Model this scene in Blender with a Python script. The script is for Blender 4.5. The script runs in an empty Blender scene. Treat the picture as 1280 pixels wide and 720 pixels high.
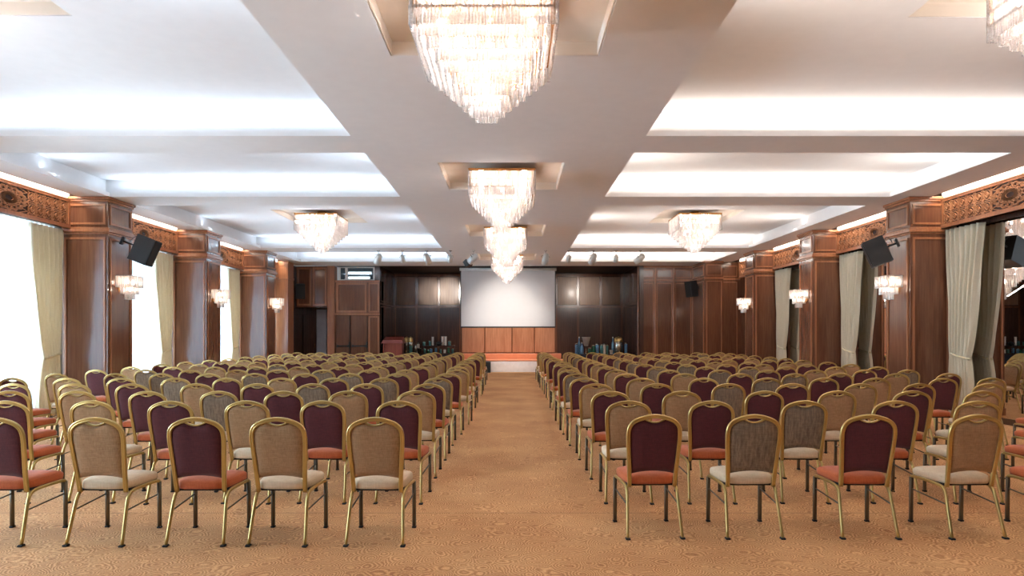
import bpy, math, random
from mathutils import Vector, Matrix

PI = math.pi
R = math.radians
rng = random.Random(7)
sc = bpy.context.scene
COL = sc.collection

# ------------------------------------------------------------------ camera, exposure, world
F = 800.0                       # focal length in pixels of the 1280 px wide frame
cam_d = bpy.data.cameras.new('camera')
cam_d.sensor_width = 36.0
cam_d.lens = 36.0 * F / 1280.0
cam_d.shift_y = (417.0 - 360.0) / 1280.0
cam_d.clip_end = 200
cam = bpy.data.objects.new('camera', cam_d)
COL.objects.link(cam)
EYE = 1.55
cam.location = (0, 0, EYE)
cam.rotation_euler = (PI / 2, 0, 0)
sc.camera = cam

vs = sc.view_settings
vs.view_transform = 'Standard'
vs.look = 'None'
vs.gamma = 1.0
vs.use_curve_mapping = False
vs.exposure = 1.3
sc.cycles.use_denoising = True
sc.cycles.max_bounces = 8
sc.cycles.diffuse_bounces = 4
sc.cycles.glossy_bounces = 4
sc.cycles.transparent_max_bounces = 16
sc.cycles.sample_clamp_indirect = 6.0
sc.cycles.caustics_reflective = True
sc.cycles.caustics_refractive = False

world = bpy.data.worlds.new('sky')
sc.world = world
world.use_nodes = True
bg = world.node_tree.nodes['Background']
bg.inputs[0].default_value = (0.72, 0.86, 1.0, 1)
bg.inputs[1].default_value = 0.8

P_DAY = 290.0      # watts of each window's daylight
P_COVE = 2.7      # watts per metre of ceiling cove lamp
P_SLOT = 4.6       # watts per metre of the slot lamp above the friezes
BULB = 110.0        # radiance of chandelier bulbs
SCONCE_BULB = 40.0

def area(name, loc, sx, sy, power, color, direction, up='Y'):
    d = bpy.data.lights.new(name, 'AREA')
    d.shape = 'RECTANGLE'; d.size = sx; d.size_y = sy
    d.energy = power; d.color = color
    o = bpy.data.objects.new(name, d)
    COL.objects.link(o)
    o.location = loc
    o.rotation_euler = Vector(direction).to_track_quat('-Z', up).to_euler()
    return o

# ------------------------------------------------------------------ materials
def srgb(r, g, b):
    f = lambda c: (c / 255 / 12.92) if c <= 10 else ((c / 255 + 0.055) / 1.055) ** 2.4
    return (f(r), f(g), f(b), 1)

class NT:
    def __init__(self, name):
        self.m = bpy.data.materials.new(name)
        self.m.use_nodes = True
        self.t = self.m.node_tree
        self.b = self.t.nodes['Principled BSDF']
        self.out = self.t.nodes['Material Output']
    def n(self, typ, **kw):
        x = self.t.nodes.new(typ)
        for k, v in kw.items():
            setattr(x, k, v)
        return x
    def l(self, a, b):
        self.t.links.new(a, b)
    def math(self, op, a, b=None, c=None):
        x = self.n('ShaderNodeMath', operation=op)
        for i, v in enumerate((a, b, c)):
            if v is None: continue
            if hasattr(v, 'links'): self.l(v, x.inputs[i])
            else: x.inputs[i].default_value = v
        return x.outputs[0]
    def ramp(self, fac, stops):
        x = self.n('ShaderNodeValToRGB')
        el = x.color_ramp.elements
        while len(el) < len(stops): el.new(0.5)
        for e, (p, c) in zip(el, stops):
            e.position = p; e.color = c
        self.l(fac, x.inputs[0])
        return x.outputs[0]
    def coords(self, scale, kind='world'):
        mp = self.n('ShaderNodeMapping')
        mp.inputs['Scale'].default_value = scale
        if kind == 'world':
            g = self.n('ShaderNodeNewGeometry')
            self.l(g.outputs['Position'], mp.inputs[0])
        else:
            g = self.n('ShaderNodeTexCoord')
            self.l(g.outputs['Object'], mp.inputs[0])
        return mp.outputs[0]
    def noise(self, vec, scale, detail=4, rough=0.5):
        x = self.n('ShaderNodeTexNoise')
        x.inputs['Scale'].default_value = scale
        x.inputs['Detail'].default_value = detail
        x.inputs['Roughness'].default_value = rough
        self.l(vec, x.inputs['Vector'])
        return x.outputs['Fac']
    def bump(self, h, strength, dist=0.01):
        x = self.n('ShaderNodeBump')
        x.inputs['Strength'].default_value = strength
        x.inputs['Distance'].default_value = dist
        self.l(h, x.inputs['Height'])
        self.l(x.outputs[0], self.b.inputs['Normal'])

def plain(name, col, rough=0.5, metal=0.0, var=0.06, scale=6.0, emis=None, strength=0, coat=0.0, kind='obj'):
    k = NT(name)
    c = Vector(col[:3])
    f = k.noise(k.coords((1, 1, 1), kind), scale, 3)
    lo = tuple(c * (1 - var)) + (1,); hi = tuple(c * (1 + var)) + (1,)
    k.l(k.ramp(f, [(0.3, lo), (0.7, hi)]), k.b.inputs['Base Color'])
    k.b.inputs['Roughness'].default_value = rough
    k.b.inputs['Metallic'].default_value = metal
    k.b.inputs['Coat Weight'].default_value = coat
    if emis:
        k.b.inputs['Emission Color'].default_value = emis
        k.b.inputs['Emission Strength'].default_value = strength
    return k.m

def wood(name, dark, mid, light, rough=0.22, coat=0.35, scale=(9, 9, 0.55)):
    k = NT(name)
    v = k.coords(scale)
    a = k.noise(v, 3.0, 6, 0.6)
    v2 = k.coords((1.3, 1.3, 0.25))
    b = k.noise(v2, 1.6, 3)
    f = k.math('ADD', k.math('MULTIPLY', a, 0.6), k.math('MULTIPLY', b, 0.4))
    k.l(k.ramp(f, [(0.32, dark), (0.5, mid), (0.68, light)]), k.b.inputs['Base Color'])
    k.b.inputs['Roughness'].default_value = rough
    k.b.inputs['Coat Weight'].default_value = coat
    k.b.inputs['Coat Roughness'].default_value = 0.12
    k.bump(a, 0.03)
    return k.m

M = {}
M['plaster'] = plain('plaster', srgb(232, 228, 226), 0.85, var=0.015, kind='world')
M['plaster_white'] = plain('plaster_white', srgb(240, 238, 235), 0.85, var=0.01, kind='world')
M['recess_paint'] = plain('recess_paint', srgb(234, 224, 212), 0.8, var=0.02, kind='world')  # ceiling plaster with the chandeliers' warm light put into its colour
M['wall_paint'] = plain('wall_paint', srgb(205, 190, 172), 0.8, var=0.03, kind='world')
M['wood'] = wood('mahogany', srgb(86, 53, 39), srgb(108, 69, 50), srgb(128, 86, 62), 0.2, 0.6)
M['wood_light'] = wood('mahogany_light', srgb(132, 80, 52), srgb(156, 100, 66), srgb(176, 120, 82), 0.3)
M['wood_dark'] = wood('mahogany_dark', srgb(56, 38, 34), srgb(74, 50, 42), srgb(92, 64, 52), 0.2, 0.5)
M['wood_warm'] = wood('cherry_panel', srgb(160, 106, 76), srgb(186, 132, 100), srgb(204, 152, 120), 0.35)  # wood under the screen, strong warm light put into its colour
M['carved'] = wood('carved_wood', srgb(140, 90, 60), srgb(168, 114, 78), srgb(192, 140, 100), 0.45, 0.1)
M['panel_tan'] = wood('spotlit_panel_wood', srgb(112, 84, 64), srgb(132, 102, 78), srgb(152, 120, 94), 0.38, 0.1)  # upper alcove panels lightened in colour, as lit by the spots
M['lectern_wood'] = wood('red_lectern_wood', srgb(112, 46, 38), srgb(136, 60, 48), srgb(152, 76, 58), 0.35)
M['carved_back'] = plain('carved_shadow_wood', srgb(52, 28, 20), 0.6, kind='world')  # dark wood of the boards behind the lattice
M['navy'] = plain('dark_valance', srgb(20, 24, 34), 0.7, kind='world')
M['black'] = plain('black_plastic', srgb(16, 20, 24), 0.45)
M['rubber'] = plain('black_rubber', srgb(18, 16, 15), 0.7)
M['gold'] = plain('brass_tube', srgb(198, 174, 112), 0.32, 0.85, 0.08)
M['gold_shade'] = plain('shaded_gold_leg', srgb(112, 102, 86), 0.4, 0.7, 0.1)  # gold tube darkened in its colour, as seen in shade
M['brass'] = plain('polished_brass', srgb(190, 140, 84), 0.25, 0.9)
M['white_paint'] = plain('white_enamel', srgb(226, 228, 228), 0.35)
M['chrome'] = plain('chrome', srgb(210, 210, 206), 0.18, 0.95)
M['steel'] = plain('steel', srgb(176, 172, 160), 0.25, 0.9)
M['silver'] = plain('silver_enamel', srgb(214, 212, 206), 0.35, 0.25)
M['screen'] = plain('screen_cloth', srgb(206, 206, 208), 0.9, var=0.01, kind='world')
M['grey_door'] = plain('grey_panel', srgb(150, 152, 162), 0.3, kind='world')  # bluish reflection on wood, painted as a grey colour
M['teal_glass'] = plain('teal_glass', srgb(70, 116, 112), 0.12, var=0.3, scale=20)
M['blue_glass'] = plain('blue_glass', srgb(86, 128, 160), 0.12, var=0.3, scale=20)
M['green_glass'] = plain('green_glass', srgb(40, 92, 70), 0.12, var=0.3, scale=20)
M['ceramic'] = plain('white_ceramic', srgb(222, 210, 198), 0.3)
M['cloth_dark'] = plain('dark_tablecloth', srgb(30, 34, 48), 0.9)
M['gilt'] = plain('gilt_metal', srgb(200, 170, 110), 0.3, 0.7)
M['stage_edge'] = plain('stage_edge_wood', srgb(196, 120, 84), 0.4, kind='world')
M['stage_white'] = plain('stage_riser_white', srgb(238, 232, 230), 0.7, kind='world')
M['booth'] = plain('booth_wall', srgb(40, 70, 84), 0.6, kind='world')
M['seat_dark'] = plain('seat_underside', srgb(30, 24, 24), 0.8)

def fabric(name, c0, c1, stripes=0.0, rough=0.95):
    k = NT(name)
    v = k.coords((1, 1, 1), 'obj')
    a = k.noise(k.coords((160, 160, 14), 'obj'), 1.0, 3, 0.7)
    b = k.noise(k.coords((14, 14, 160), 'obj'), 1.0, 3, 0.7)
    f = k.math('MULTIPLY', k.math('ADD', a, b), 0.5)
    if stripes:
        s = k.noise(k.coords((60, 60, 4), 'obj'), 1.0, 2, 0.6)
        f = k.math('ADD', k.math('MULTIPLY', f, 1 - stripes), k.math('MULTIPLY', s, stripes))
    k.l(k.ramp(f, [(0.36, c0), (0.64, c1)]), k.b.inputs['Base Color'])
    k.b.inputs['Roughness'].default_value = rough
    k.b.inputs['Sheen Weight'].default_value = 0.15
    k.bump(f, 0.15, 0.003)
    return k.m

M['maroon'] = fabric('maroon_fabric', srgb(74, 26, 34), srgb(96, 40, 46))
M['orange'] = fabric('orange_fabric', srgb(176, 84, 44), srgb(198, 106, 60))
M['tan'] = fabric('tan_fabric', srgb(146, 112, 78), srgb(184, 148, 108))
M['tweed'] = fabric('light_greyed_tweed', srgb(96, 80, 66), srgb(156, 136, 112), 0.45)  # streaked tan tweed, greyed in its colour for a light effect
M['cream'] = fabric('cream_fabric', srgb(204, 180, 148), srgb(224, 204, 174))
M['drape'] = fabric('cream_drape', srgb(226, 212, 184), srgb(240, 230, 206))
_k = M['drape'].node_tree
_pb = _k.nodes['Principled BSDF']; _tr = _k.nodes.new('ShaderNodeBsdfTranslucent'); _mx = _k.nodes.new('ShaderNodeMixShader')
_tr.inputs[0].default_value = srgb(240, 226, 202); _mx.inputs[0].default_value = 0.25
_k.links.new(_pb.outputs[0], _mx.inputs[1]); _k.links.new(_tr.outputs[0], _mx.inputs[2]); _k.links.new(_mx.outputs[0], _k.nodes['Material Output'].inputs[0])
M['tassel'] = fabric('tieback_cord', srgb(206, 190, 150), srgb(226, 214, 180))

def carpet():
    k = NT('swirl_carpet')
    v = k.coords((1, 1, 1))
    nz = k.n('ShaderNodeTexNoise'); nz.inputs['Scale'].default_value = 3.6; nz.inputs['Detail'].default_value = 2
    k.l(v, nz.inputs['Vector'])
    mx = k.n('ShaderNodeMix', data_type='VECTOR')
    mx.inputs['Factor'].default_value = 0.13
    k.l(v, mx.inputs[4]); k.l(nz.outputs['Color'], mx.inputs[5])
    vo = k.n('ShaderNodeTexVoronoi'); vo.inputs['Scale'].default_value = 7.5
    k.l(mx.outputs[1], vo.inputs['Vector'])
    rings = k.math('SINE', k.math('MULTIPLY', vo.outputs['Distance'], 52.0))
    fine = k.noise(v, 90.0, 3, 0.7)
    big = k.noise(v, 1.1, 4)
    f = k.math('ADD', k.math('MULTIPLY', rings, 0.10), k.math('ADD', k.math('MULTIPLY', fine, 0.55), k.math('MULTIPLY', k.math('ADD', big, 0.25), 0.32)))
    col = k.ramp(f, [(0.34, srgb(160, 106, 64)), (0.52, srgb(206, 152, 100)), (0.70, srgb(238, 194, 140))])
    g = k.n('ShaderNodeNewGeometry'); sp = k.n('ShaderNodeSeparateXYZ'); k.l(g.outputs['Position'], sp.inputs[0])
    seam = k.math('LESS_THAN', k.math('ABSOLUTE', k.math('SUBTRACT', sp.outputs[1], 5.53)), 0.006)
    mm = k.n('ShaderNodeMix', data_type='RGBA', blend_type='MULTIPLY')
    k.l(k.math('MULTIPLY', seam, 0.5), mm.inputs['Factor'])
    k.l(col, mm.inputs[6]); mm.inputs[7].default_value = srgb(120, 90, 80)
    k.l(mm.outputs[2], k.b.inputs['Base Color'])
    k.b.inputs['Roughness'].default_value = 0.95
    k.bump(k.math('ADD', k.math('MULTIPLY', rings, 0.3), fine), 0.35, 0.006)
    return k.m
M['carpet'] = carpet()

def sheer():
    k = NT('sheer_voile')
    v = k.coords((1, 18, 0.2))
    f = k.noise(v, 2.0, 3)
    c = k.ramp(f, [(0.3, (0.78, 0.84, 0.9, 1)), (0.7, (0.95, 0.97, 1, 1))])
    tr = k.n('ShaderNodeBsdfTranslucent'); k.l(c, tr.inputs[0])
    df = k.n('ShaderNodeBsdfDiffuse'); k.l(c, df.inputs[0])
    tp = k.n('ShaderNodeBsdfTransparent')
    m1 = k.n('ShaderNodeMixShader'); m1.inputs[0].default_value = 0.35
    k.l(tr.outputs[0], m1.inputs[1]); k.l(df.outputs[0], m1.inputs[2])
    m2 = k.n('ShaderNodeMixShader'); m2.inputs[0].default_value = 0.40
    k.l(m1.outputs[0], m2.inputs[1]); k.l(tp.outputs[0], m2.inputs[2])
    k.l(m2.outputs[0], k.out.inputs[0])
    return k.m
M['sheer'] = sheer()

def pane():
    k = NT('window_glass')
    tp = k.n('ShaderNodeBsdfTransparent'); tp.inputs[0].default_value = (0.93, 0.97, 1, 1)
    gl = k.n('ShaderNodeBsdfGlossy'); gl.inputs['Roughness'].default_value = 0.02
    fr = k.n('ShaderNodeFresnel'); fr.inputs[0].default_value = 1.45
    m = k.n('ShaderNodeMixShader')
    k.l(fr.outputs[0], m.inputs[0]); k.l(tp.outputs[0], m.inputs[1]); k.l(gl.outputs[0], m.inputs[2])
    k.l(m.outputs[0], k.out.inputs[0])
    return k.m
M['pane'] = pane()

def crystal():
    k = NT('crystal_prism')
    v = k.coords((1, 1, 1), 'obj')
    f = k.noise(v, 60.0, 2)
    c = k.ramp(f, [(0.35, (0.58, 0.54, 0.52, 1)), (0.65, (0.78, 0.75, 0.74, 1))])
    tr = k.n('ShaderNodeBsdfTranslucent'); k.l(c, tr.inputs[0])
    df = k.n('ShaderNodeBsdfDiffuse'); k.l(c, df.inputs[0])
    tp = k.n('ShaderNodeBsdfTransparent'); tp.inputs[0].default_value = (0.98, 0.97, 0.96, 1)
    gl = k.n('ShaderNodeBsdfGlossy'); gl.inputs['Roughness'].default_value = 0.12
    m0 = k.n('ShaderNodeMixShader'); m0.inputs[0].default_value = 0.3
    k.l(tr.outputs[0], m0.inputs[1]); k.l(df.outputs[0], m0.inputs[2])
    m1 = k.n('ShaderNodeMixShader'); m1.inputs[0].default_value = 0.15
    k.l(m0.outputs[0], m1.inputs[1]); k.l(gl.outputs[0], m1.inputs[2])
    m2 = k.n('ShaderNodeMixShader'); m2.inputs[0].default_value = 0.46
    k.l(m1.outputs[0], m2.inputs[1]); k.l(tp.outputs[0], m2.inputs[2])
    k.l(m2.outputs[0], k.out.inputs[0])
    return k.m
M['crystal'] = crystal()

def emit(name, col, s):
    k = NT(name)
    e = k.n('ShaderNodeEmission'); e.inputs[0].default_value = col; e.inputs[1].default_value = s
    k.l(e.outputs[0], k.out.inputs[0])
    return k.m
M['bulb'] = emit('bulb_glow', (1, 0.93, 0.89, 1), BULB)
M['sconce_bulb'] = emit('sconce_glow', (1, 0.86, 0.72, 1), SCONCE_BULB)
M['tube_lamp'] = emit('booth_tube_lamp', (0.95, 1, 1, 1), 1.6)
M['spot_lens'] = emit('spot_lens_glow', (1, 0.93, 0.85, 1), 2.0)

def mirror():
    k = NT('dark_mirror')
    f = k.noise(k.coords((1, 1, 1)), 0.6, 2)
    k.l(k.ramp(f, [(0.3, (0.62, 0.60, 0.58, 1)), (0.7, (0.68, 0.66, 0.64, 1))]), k.b.inputs['Base Color'])
    k.b.inputs['Metallic'].default_value = 1.0
    k.b.inputs['Roughness'].default_value = 0.01
    return k.m
M['mirror'] = mirror()

# ------------------------------------------------------------------ mesh helpers
class MB:
    """Collects shapes; build() links them as one mesh object."""
    def __init__(self):
        self.v = []; self.f = []; self.smooth = []
    def raw(self, verts, faces, smooth=False):
        o = len(self.v)
        self.v += [tuple(p) for p in verts]
        self.f += [tuple(i + o for i in q) for q in faces]
        self.smooth += [smooth] * len(faces)
        return self
    def box(self, x0, x1, y0, y1, z0, z1, bev=0.0, mat=None):
        x0, x1 = min(x0, x1), max(x0, x1); y0, y1 = min(y0, y1), max(y0, y1); z0, z1 = min(z0, z1), max(z0, z1)
        if bev <= 0:
            V = [(x, y, z) for z in (z0, z1) for x, y in ((x0, y0), (x1, y0), (x1, y1), (x0, y1))]
            Fc = [(3, 2, 1, 0), (4, 5, 6, 7), (0, 1, 5, 4), (1, 2, 6, 5), (2, 3, 7, 6), (3, 0, 4, 7)]
        else:
            b = min(bev, (x1 - x0) / 2.01, (y1 - y0) / 2.01, (z1 - z0) / 2.01)
            def ring(i, z):
                return [(x0 + i + b, y0 + i, z), (x1 - i - b, y0 + i, z), (x1 - i, y0 + i + b, z), (x1 - i, y1 - i - b, z),
                        (x1 - i - b, y1 - i, z), (x0 + i + b, y1 - i, z), (x0 + i, y1 - i - b, z), (x0 + i, y0 + i + b, z)]
            def ring2(z):
                return [(x0 + b, y0 + b, z), (x1 - b, y0 + b, z), (x1 - b, y0 + b, z), (x1 - b, y1 - b, z),
                        (x1 - b, y1 - b, z), (x0 + b, y1 - b, z), (x0 + b, y1 - b, z), (x0 + b, y0 + b, z)]
            rs = [ring2(z0), ring(0, z0 + b), ring(0, z1 - b), ring2(z1)]
            V = [p for r_ in rs for p in r_]
            Fc = []
            for k in range(3):
                for i in range(8):
                    j = (i + 1) % 8
                    Fc.append((k * 8 + i, k * 8 + j, k * 8 + 8 + j, k * 8 + 8 + i))
            Fc.append((7, 5, 3, 1)); Fc.append((24 + 0, 24 + 2, 24 + 4, 24 + 6))
        if mat is not None:
            V = [mat @ Vector(p) for p in V]
        return self.raw(V, Fc)
    def cyl(self, p0, p1, r0, r1=None, n=12, caps=True, smooth=True):
        r1 = r0 if r1 is None else r1
        p0 = Vector(p0); p1 = Vector(p1)
        d = (p1 - p0).normalized()
        a = d.orthogonal().normalized(); b = d.cross(a)
        V = []
        for p, r_ in ((p0, r0), (p1, r1)):
            for i in range(n):
                t = 2 * PI * i / n
                V.append(p + a * (math.cos(t) * r_) + b * (math.sin(t) * r_))
        o = len(self.v)
        self.raw(V, [(i, (i + 1) % n, n + (i + 1) % n, n + i) for i in range(n)], smooth)
        if caps:
            self.f += [tuple(o + i for i in reversed(range(n))), tuple(o + n + i for i in range(n))]
            self.smooth += [False, False]
        return self
    def lathe(self, prof, cx=0, cy=0, cz=0, n=16, smooth=True):
        V = []
        for r_, z in prof:
            for i in range(n):
                t = 2 * PI * i / n
                V.append((cx + r_ * math.cos(t), cy + r_ * math.sin(t), cz + z))
        Fc = []
        for k in range(len(prof) - 1):
            for i in range(n):
                j = (i + 1) % n
                Fc.append((k * n + i, k * n + j, k * n + n + j, k * n + n + i))
        o = len(self.v)
        self.raw(V, Fc, smooth)
        self.f += [tuple(o + i for i in reversed(range(n))), tuple(o + (len(prof) - 1) * n + i for i in range(n))]
        self.smooth += [False, False]
        return self
    def sweep(self, path, prof, side=(1, 0, 0), closed=False, smooth=True):
        """prof: list of (a,b): a along the in-plane normal, b along `side`."""
        path = [Vector(p) for p in path]; n = len(prof); V = []
        side = Vector(side)
        for i, p in enumerate(path):
            if closed:
                d = path[(i + 1) % len(path)] - path[i - 1]
            else:
                d = path[min(i + 1, len(path) - 1)] - path[max(i - 1, 0)]
            d.normalize()
            s = (side - d * side.dot(d)).normalized()
            nn = s.cross(d).normalized()
            for a, b in prof:
                V.append(p + nn * a + s * b)
        Fc = []
        m = len(path)
        for k in range(m if closed else m - 1):
            k2 = (k + 1) % m
            for i in range(n):
                j = (i + 1) % n
                Fc.append((k * n + i, k * n + j, k2 * n + j, k2 * n + i))
        o = len(self.v)
        self.raw(V, Fc, smooth)
        if not closed:
            self.f += [tuple(o + i for i in reversed(range(n))), tuple(o + (m - 1) * n + i for i in range(n))]
            self.smooth += [False, False]
        return self
    def grid(self, fn, nu, nv, smooth=True, wrap_u=False):
        V = [fn(u / (nu if wrap_u else nu - 1), v / (nv - 1)) for v in range(nv) for u in range(nu)]
        Fc = []
        for v in range(nv - 1):
            for u in range(nu if wrap_u else nu - 1):
                u2 = (u + 1) % nu
                Fc.append((v * nu + u, v * nu + u2, (v + 1) * nu + u2, (v + 1) * nu + u))
        return self.raw(V, Fc, smooth)
    def mesh(self, name, mat):
        me = bpy.data.meshes.new(name)
        me.from_pydata(self.v, [], self.f)
        me.polygons.foreach_set('use_smooth', self.smooth)
        me.materials.append(M[mat])
        me.update()
        return me
    def build(self, name, mat, parent=None):
        o = bpy.data.objects.new(name, self.mesh(name, mat))
        COL.objects.link(o)
        if parent is not None: o.parent = parent
        return o

def catmull(pts, k=4):
    pts = [Vector(p) for p in pts]
    out = []
    for i in range(len(pts) - 1):
        p0 = pts[max(i - 1, 0)]; p1 = pts[i]; p2 = pts[i + 1]; p3 = pts[min(i + 2, len(pts) - 1)]
        for j in range(k):
            t = j / k
            out.append(0.5 * ((2 * p1) + (p2 - p0) * t + (2 * p0 - 5 * p1 + 4 * p2 - p3) * t * t + (3 * p1 - p0 - 3 * p2 + p3) * t ** 3))
    out.append(pts[-1])
    return out

def roundprof(a, b, n=10, e=2.0):
    return [(a * math.copysign(abs(math.cos(t)) ** (2 / e), math.cos(t)), b * math.copysign(abs(math.sin(t)) ** (2 / e), math.sin(t)))
            for t in (2 * PI * i / n for i in range(n))]

def tag(o, label, cat, group=None):
    o['label'] = label; o['category'] = cat
    if group: o['group'] = group
    return o

def thing(name, label, cat, loc=(0, 0, 0), rotz=0.0, group=None):
    o = bpy.data.objects.new(name, None)
    o.empty_display_size = 0.1
    COL.objects.link(o)
    o.location = loc; o.rotation_euler = (0, 0, rotz)
    return tag(o, label, cat, group)

def struct(o):
    o['kind'] = 'structure'
    return o

KIDS = {}
def freeze(root):
    """Remember a finished thing's children for copying."""
    KIDS[root.name] = [(c, [g for g in bpy.data.objects if g.parent is c]) for c in bpy.data.objects if c.parent is root]

def dup(root, loc, rotz=0.0, label=None, group=None, skip=(), swap=None):
    r_ = root.copy(); COL.objects.link(r_)
    r_.location = loc; r_.rotation_euler = (0, 0, rotz)
    if label: r_['label'] = label
    if group: r_['group'] = group
    for c, gs in KIDS[root.name]:
        d = c.copy(); COL.objects.link(d); d.parent = r_
        for g in gs:
            if any(g.name.startswith(s) for s in skip): continue
            h = g.copy(); COL.objects.link(h); h.parent = d
    return r_

# ------------------------------------------------------------------ measures of the hall
ZC = 4.138            # lower ceiling plane
ZU = 4.50             # coffer ceiling
LIP = 0.075
D0, D1 = -3.0, 24.5   # rear wall, ceiling edge towards the stage
DB = 27.6             # back wall of the stage alcove
LP, RP = -7.64, 7.53  # inner faces of the pillars
LW, RW = -8.85, 8.55  # outer walls
CL0, CL1 = -7.60, -2.11   # window-side coffers
CR0, CR1 = 1.75, 7.15     # mirror-side coffers
COF = [(-1.9, 1.15), (1.98, 8.38), (9.16, 12.1), (12.94, 19.35), (20.3, 23.0)]
PD = [0.4, 4.3, 8.2, 12.1, 16.0, 19.9]
PW = 0.78
BAYS = [(PD[i] + PW, PD[i + 1]) for i in range(5)] + [(PD[5] + PW, 22.85)]
SLOT_L, SLOT_R = -8.20, 7.92      # where the soffit ends
FR_L, FR_R = -8.34, 8.10          # face of the carved friezes
VOID = 0.22
ALC_L, ALC_R = -5.06, 4.82

# ------------------------------------------------------------------ floor
struct(MB().box(LW - 0.2, RW + 0.2, D0 - 0.2, DB + 0.2, -0.12, 0).build('floor', 'carpet'))

# ------------------------------------------------------------------ ceiling
CH_D = [5.05, 10.6, 16.12, 21.65]       # chandeliers along the middle strip
CH_X = -0.16
RH = 0.97                                # half size of each ceiling recess
SIDE_CH = [(-5.05, 5.02), (-4.80, 16.15), (4.66, 5.05), (4.60, 16.15)]

def slab_with_holes(mb, x0, x1, y0, y1, z0, z1, holes):
    ys = sorted({y0, y1} | {h[2] for h in holes} | {h[3] for h in holes})
    for a, b in zip(ys, ys[1:]):
        hs = sorted(h for h in holes if h[2] <= a + 1e-6 and h[3] >= b - 1e-6)
        x = x0
        for h in hs:
            mb.box(x, h[0], a, b, z0, z1); x = h[1]
        mb.box(x, x1, a, b, z0, z1)

c = MB()
mid_holes = [(CH_X - RH, CH_X + RH, d - RH * 0.95, d + RH * 0.95) for d in CH_D]
slab_with_holes(c, CL1, CR0, D0, D1, ZC, ZC + LIP, mid_holes)
edges = [(D0, COF[0][0])] + [(COF[i][1], COF[i + 1][0]) for i in range(4)] + [(COF[4][1], D1)]
for a, b in edges:
    c.box(SLOT_L, CL1, a, b, ZC, ZC + LIP)
    c.box(CR0, SLOT_R, a, b, ZC, ZC + LIP)
for a, b in COF:
    c.box(SLOT_L, CL0, a, b, ZC, ZC + LIP)
    c.box(CR1, SLOT_R, a, b, ZC, ZC + LIP)
# solid bodies between the coffers' widened upper voids
slab_with_holes(c, CL1 + VOID, CR0 - VOID, D0, D1, ZC + LIP, ZU + 0.2, mid_holes)
for a, b in edges:
    a2 = a if a == D0 else a + VOID
    b2 = b if b == D1 else b - VOID
    c.box(SLOT_L, CL1 + VOID, a2, b2, ZC + LIP, ZU)
    c.box(CR0 - VOID, SLOT_R, a2, b2, ZC + LIP, ZU)
c.box(SLOT_L, CL0 - VOID, D0, D1, ZC + LIP, ZU)
c.box(CR1 + VOID, SLOT_R, D0, D1, ZC + LIP, ZU)
side_holes = [(x - RH, x + RH, d - RH * 0.95, d + RH * 0.95) for x, d in SIDE_CH]
slab_with_holes(c, LW - 0.2, CL1 + VOID + 0.02, D0, D1, ZU, ZU + 0.2, [h for h in side_holes if h[0] < 0])
slab_with_holes(c, CR0 - VOID - 0.02, RW + 0.2, D0, D1, ZU, ZU + 0.2, [h for h in side_holes if h[0] > 0])
ceil = struct(c.build('ceiling', 'plaster'))
# recesses above the chandeliers
k = 0
for (x0, x1, y0, y1), z in [(h, ZC + 0.13) for h in mid_holes] + [(h, ZU + 0.12) for h in side_holes]:
    m = MB()
    zb = z - 0.12 if z > ZU else z - 0.13
    e = 0.005
    x0, x1, y0, y1 = x0 + e, x1 - e, y0 + e, y1 - e
    m.box(x0, x1, y0, y1, z, z + 0.03)
    m.box(x0, x0 + 0.012, y0, y1, zb + 0.004, z); m.box(x1 - 0.012, x1, y0, y1, zb + 0.004, z)
    m.box(x0 + 0.012, x1 - 0.012, y0, y0 + 0.012, zb + 0.004, z); m.box(x0 + 0.012, x1 - 0.012, y1 - 0.012, y1, zb + 0.004, z)
    k += 1
    m.build('ceiling_recess', 'recess_paint', ceil)

# cove lamps on the ledges of the coffers
COVE_W = (1.0, 0.965, 0.92)
COVE_L = (0.40, 0.53, 0.67)  # window-side tint cooled to stand for daylight on the coffers
for x0, x1, colr in ((CL0, CL1, COVE_L), (CR0, CR1, COVE_W)):
    for a, b in COF:
        zz = ZC + LIP + 0.02
        xm, ym = (x0 + x1) / 2, (a + b) / 2
        t = 0.10
        area('cove_lamp', (xm, a - t, zz), x1 - x0, 0.05, P_COVE * (x1 - x0), colr, (0, 0.55, 0.85))
        area('cove_lamp', (xm, b + t, zz), x1 - x0, 0.05, P_COVE * (x1 - x0), colr, (0, -0.55, 0.85))
        area('cove_lamp', (x0 - t, ym, zz), 0.05, b - a, P_COVE * (b - a), colr, (0.55, 0, 0.85))
        area('cove_lamp', (x1 + t, ym, zz), 0.05, b - a, P_COVE * (b - a), colr, (-0.55, 0, 0.85))

# ------------------------------------------------------------------ outer walls
def wall_with_windows(x0, x1, openings, zt):
    m = MB()
    y = D0
    for a, b in openings:
        m.box(x0, x1, y, a, 0, ZU)
        m.box(x0, x1, a, b, zt, ZU)
        m.box(x0, x1, a, b, 0, 0.12)
        y = b
    m.box(x0, x1, y, D1 + 1.5, 0, ZU)
    return m
struct(wall_with_windows(LW - 0.2, LW + 0.1, [(a + 0.05, b - 0.05) for a, b in BAYS], 3.6).build('wall_left', 'wall_paint'))
struct(MB().box(RW, RW + 0.2, D0, D1 + 1.5, 0, ZU).build('wall_right', 'wall_paint'))
struct(MB().box(LW - 0.2, RW + 0.2, D0 - 0.2, D0, 0, ZU).build('wall_rear', 'wood'))

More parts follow.
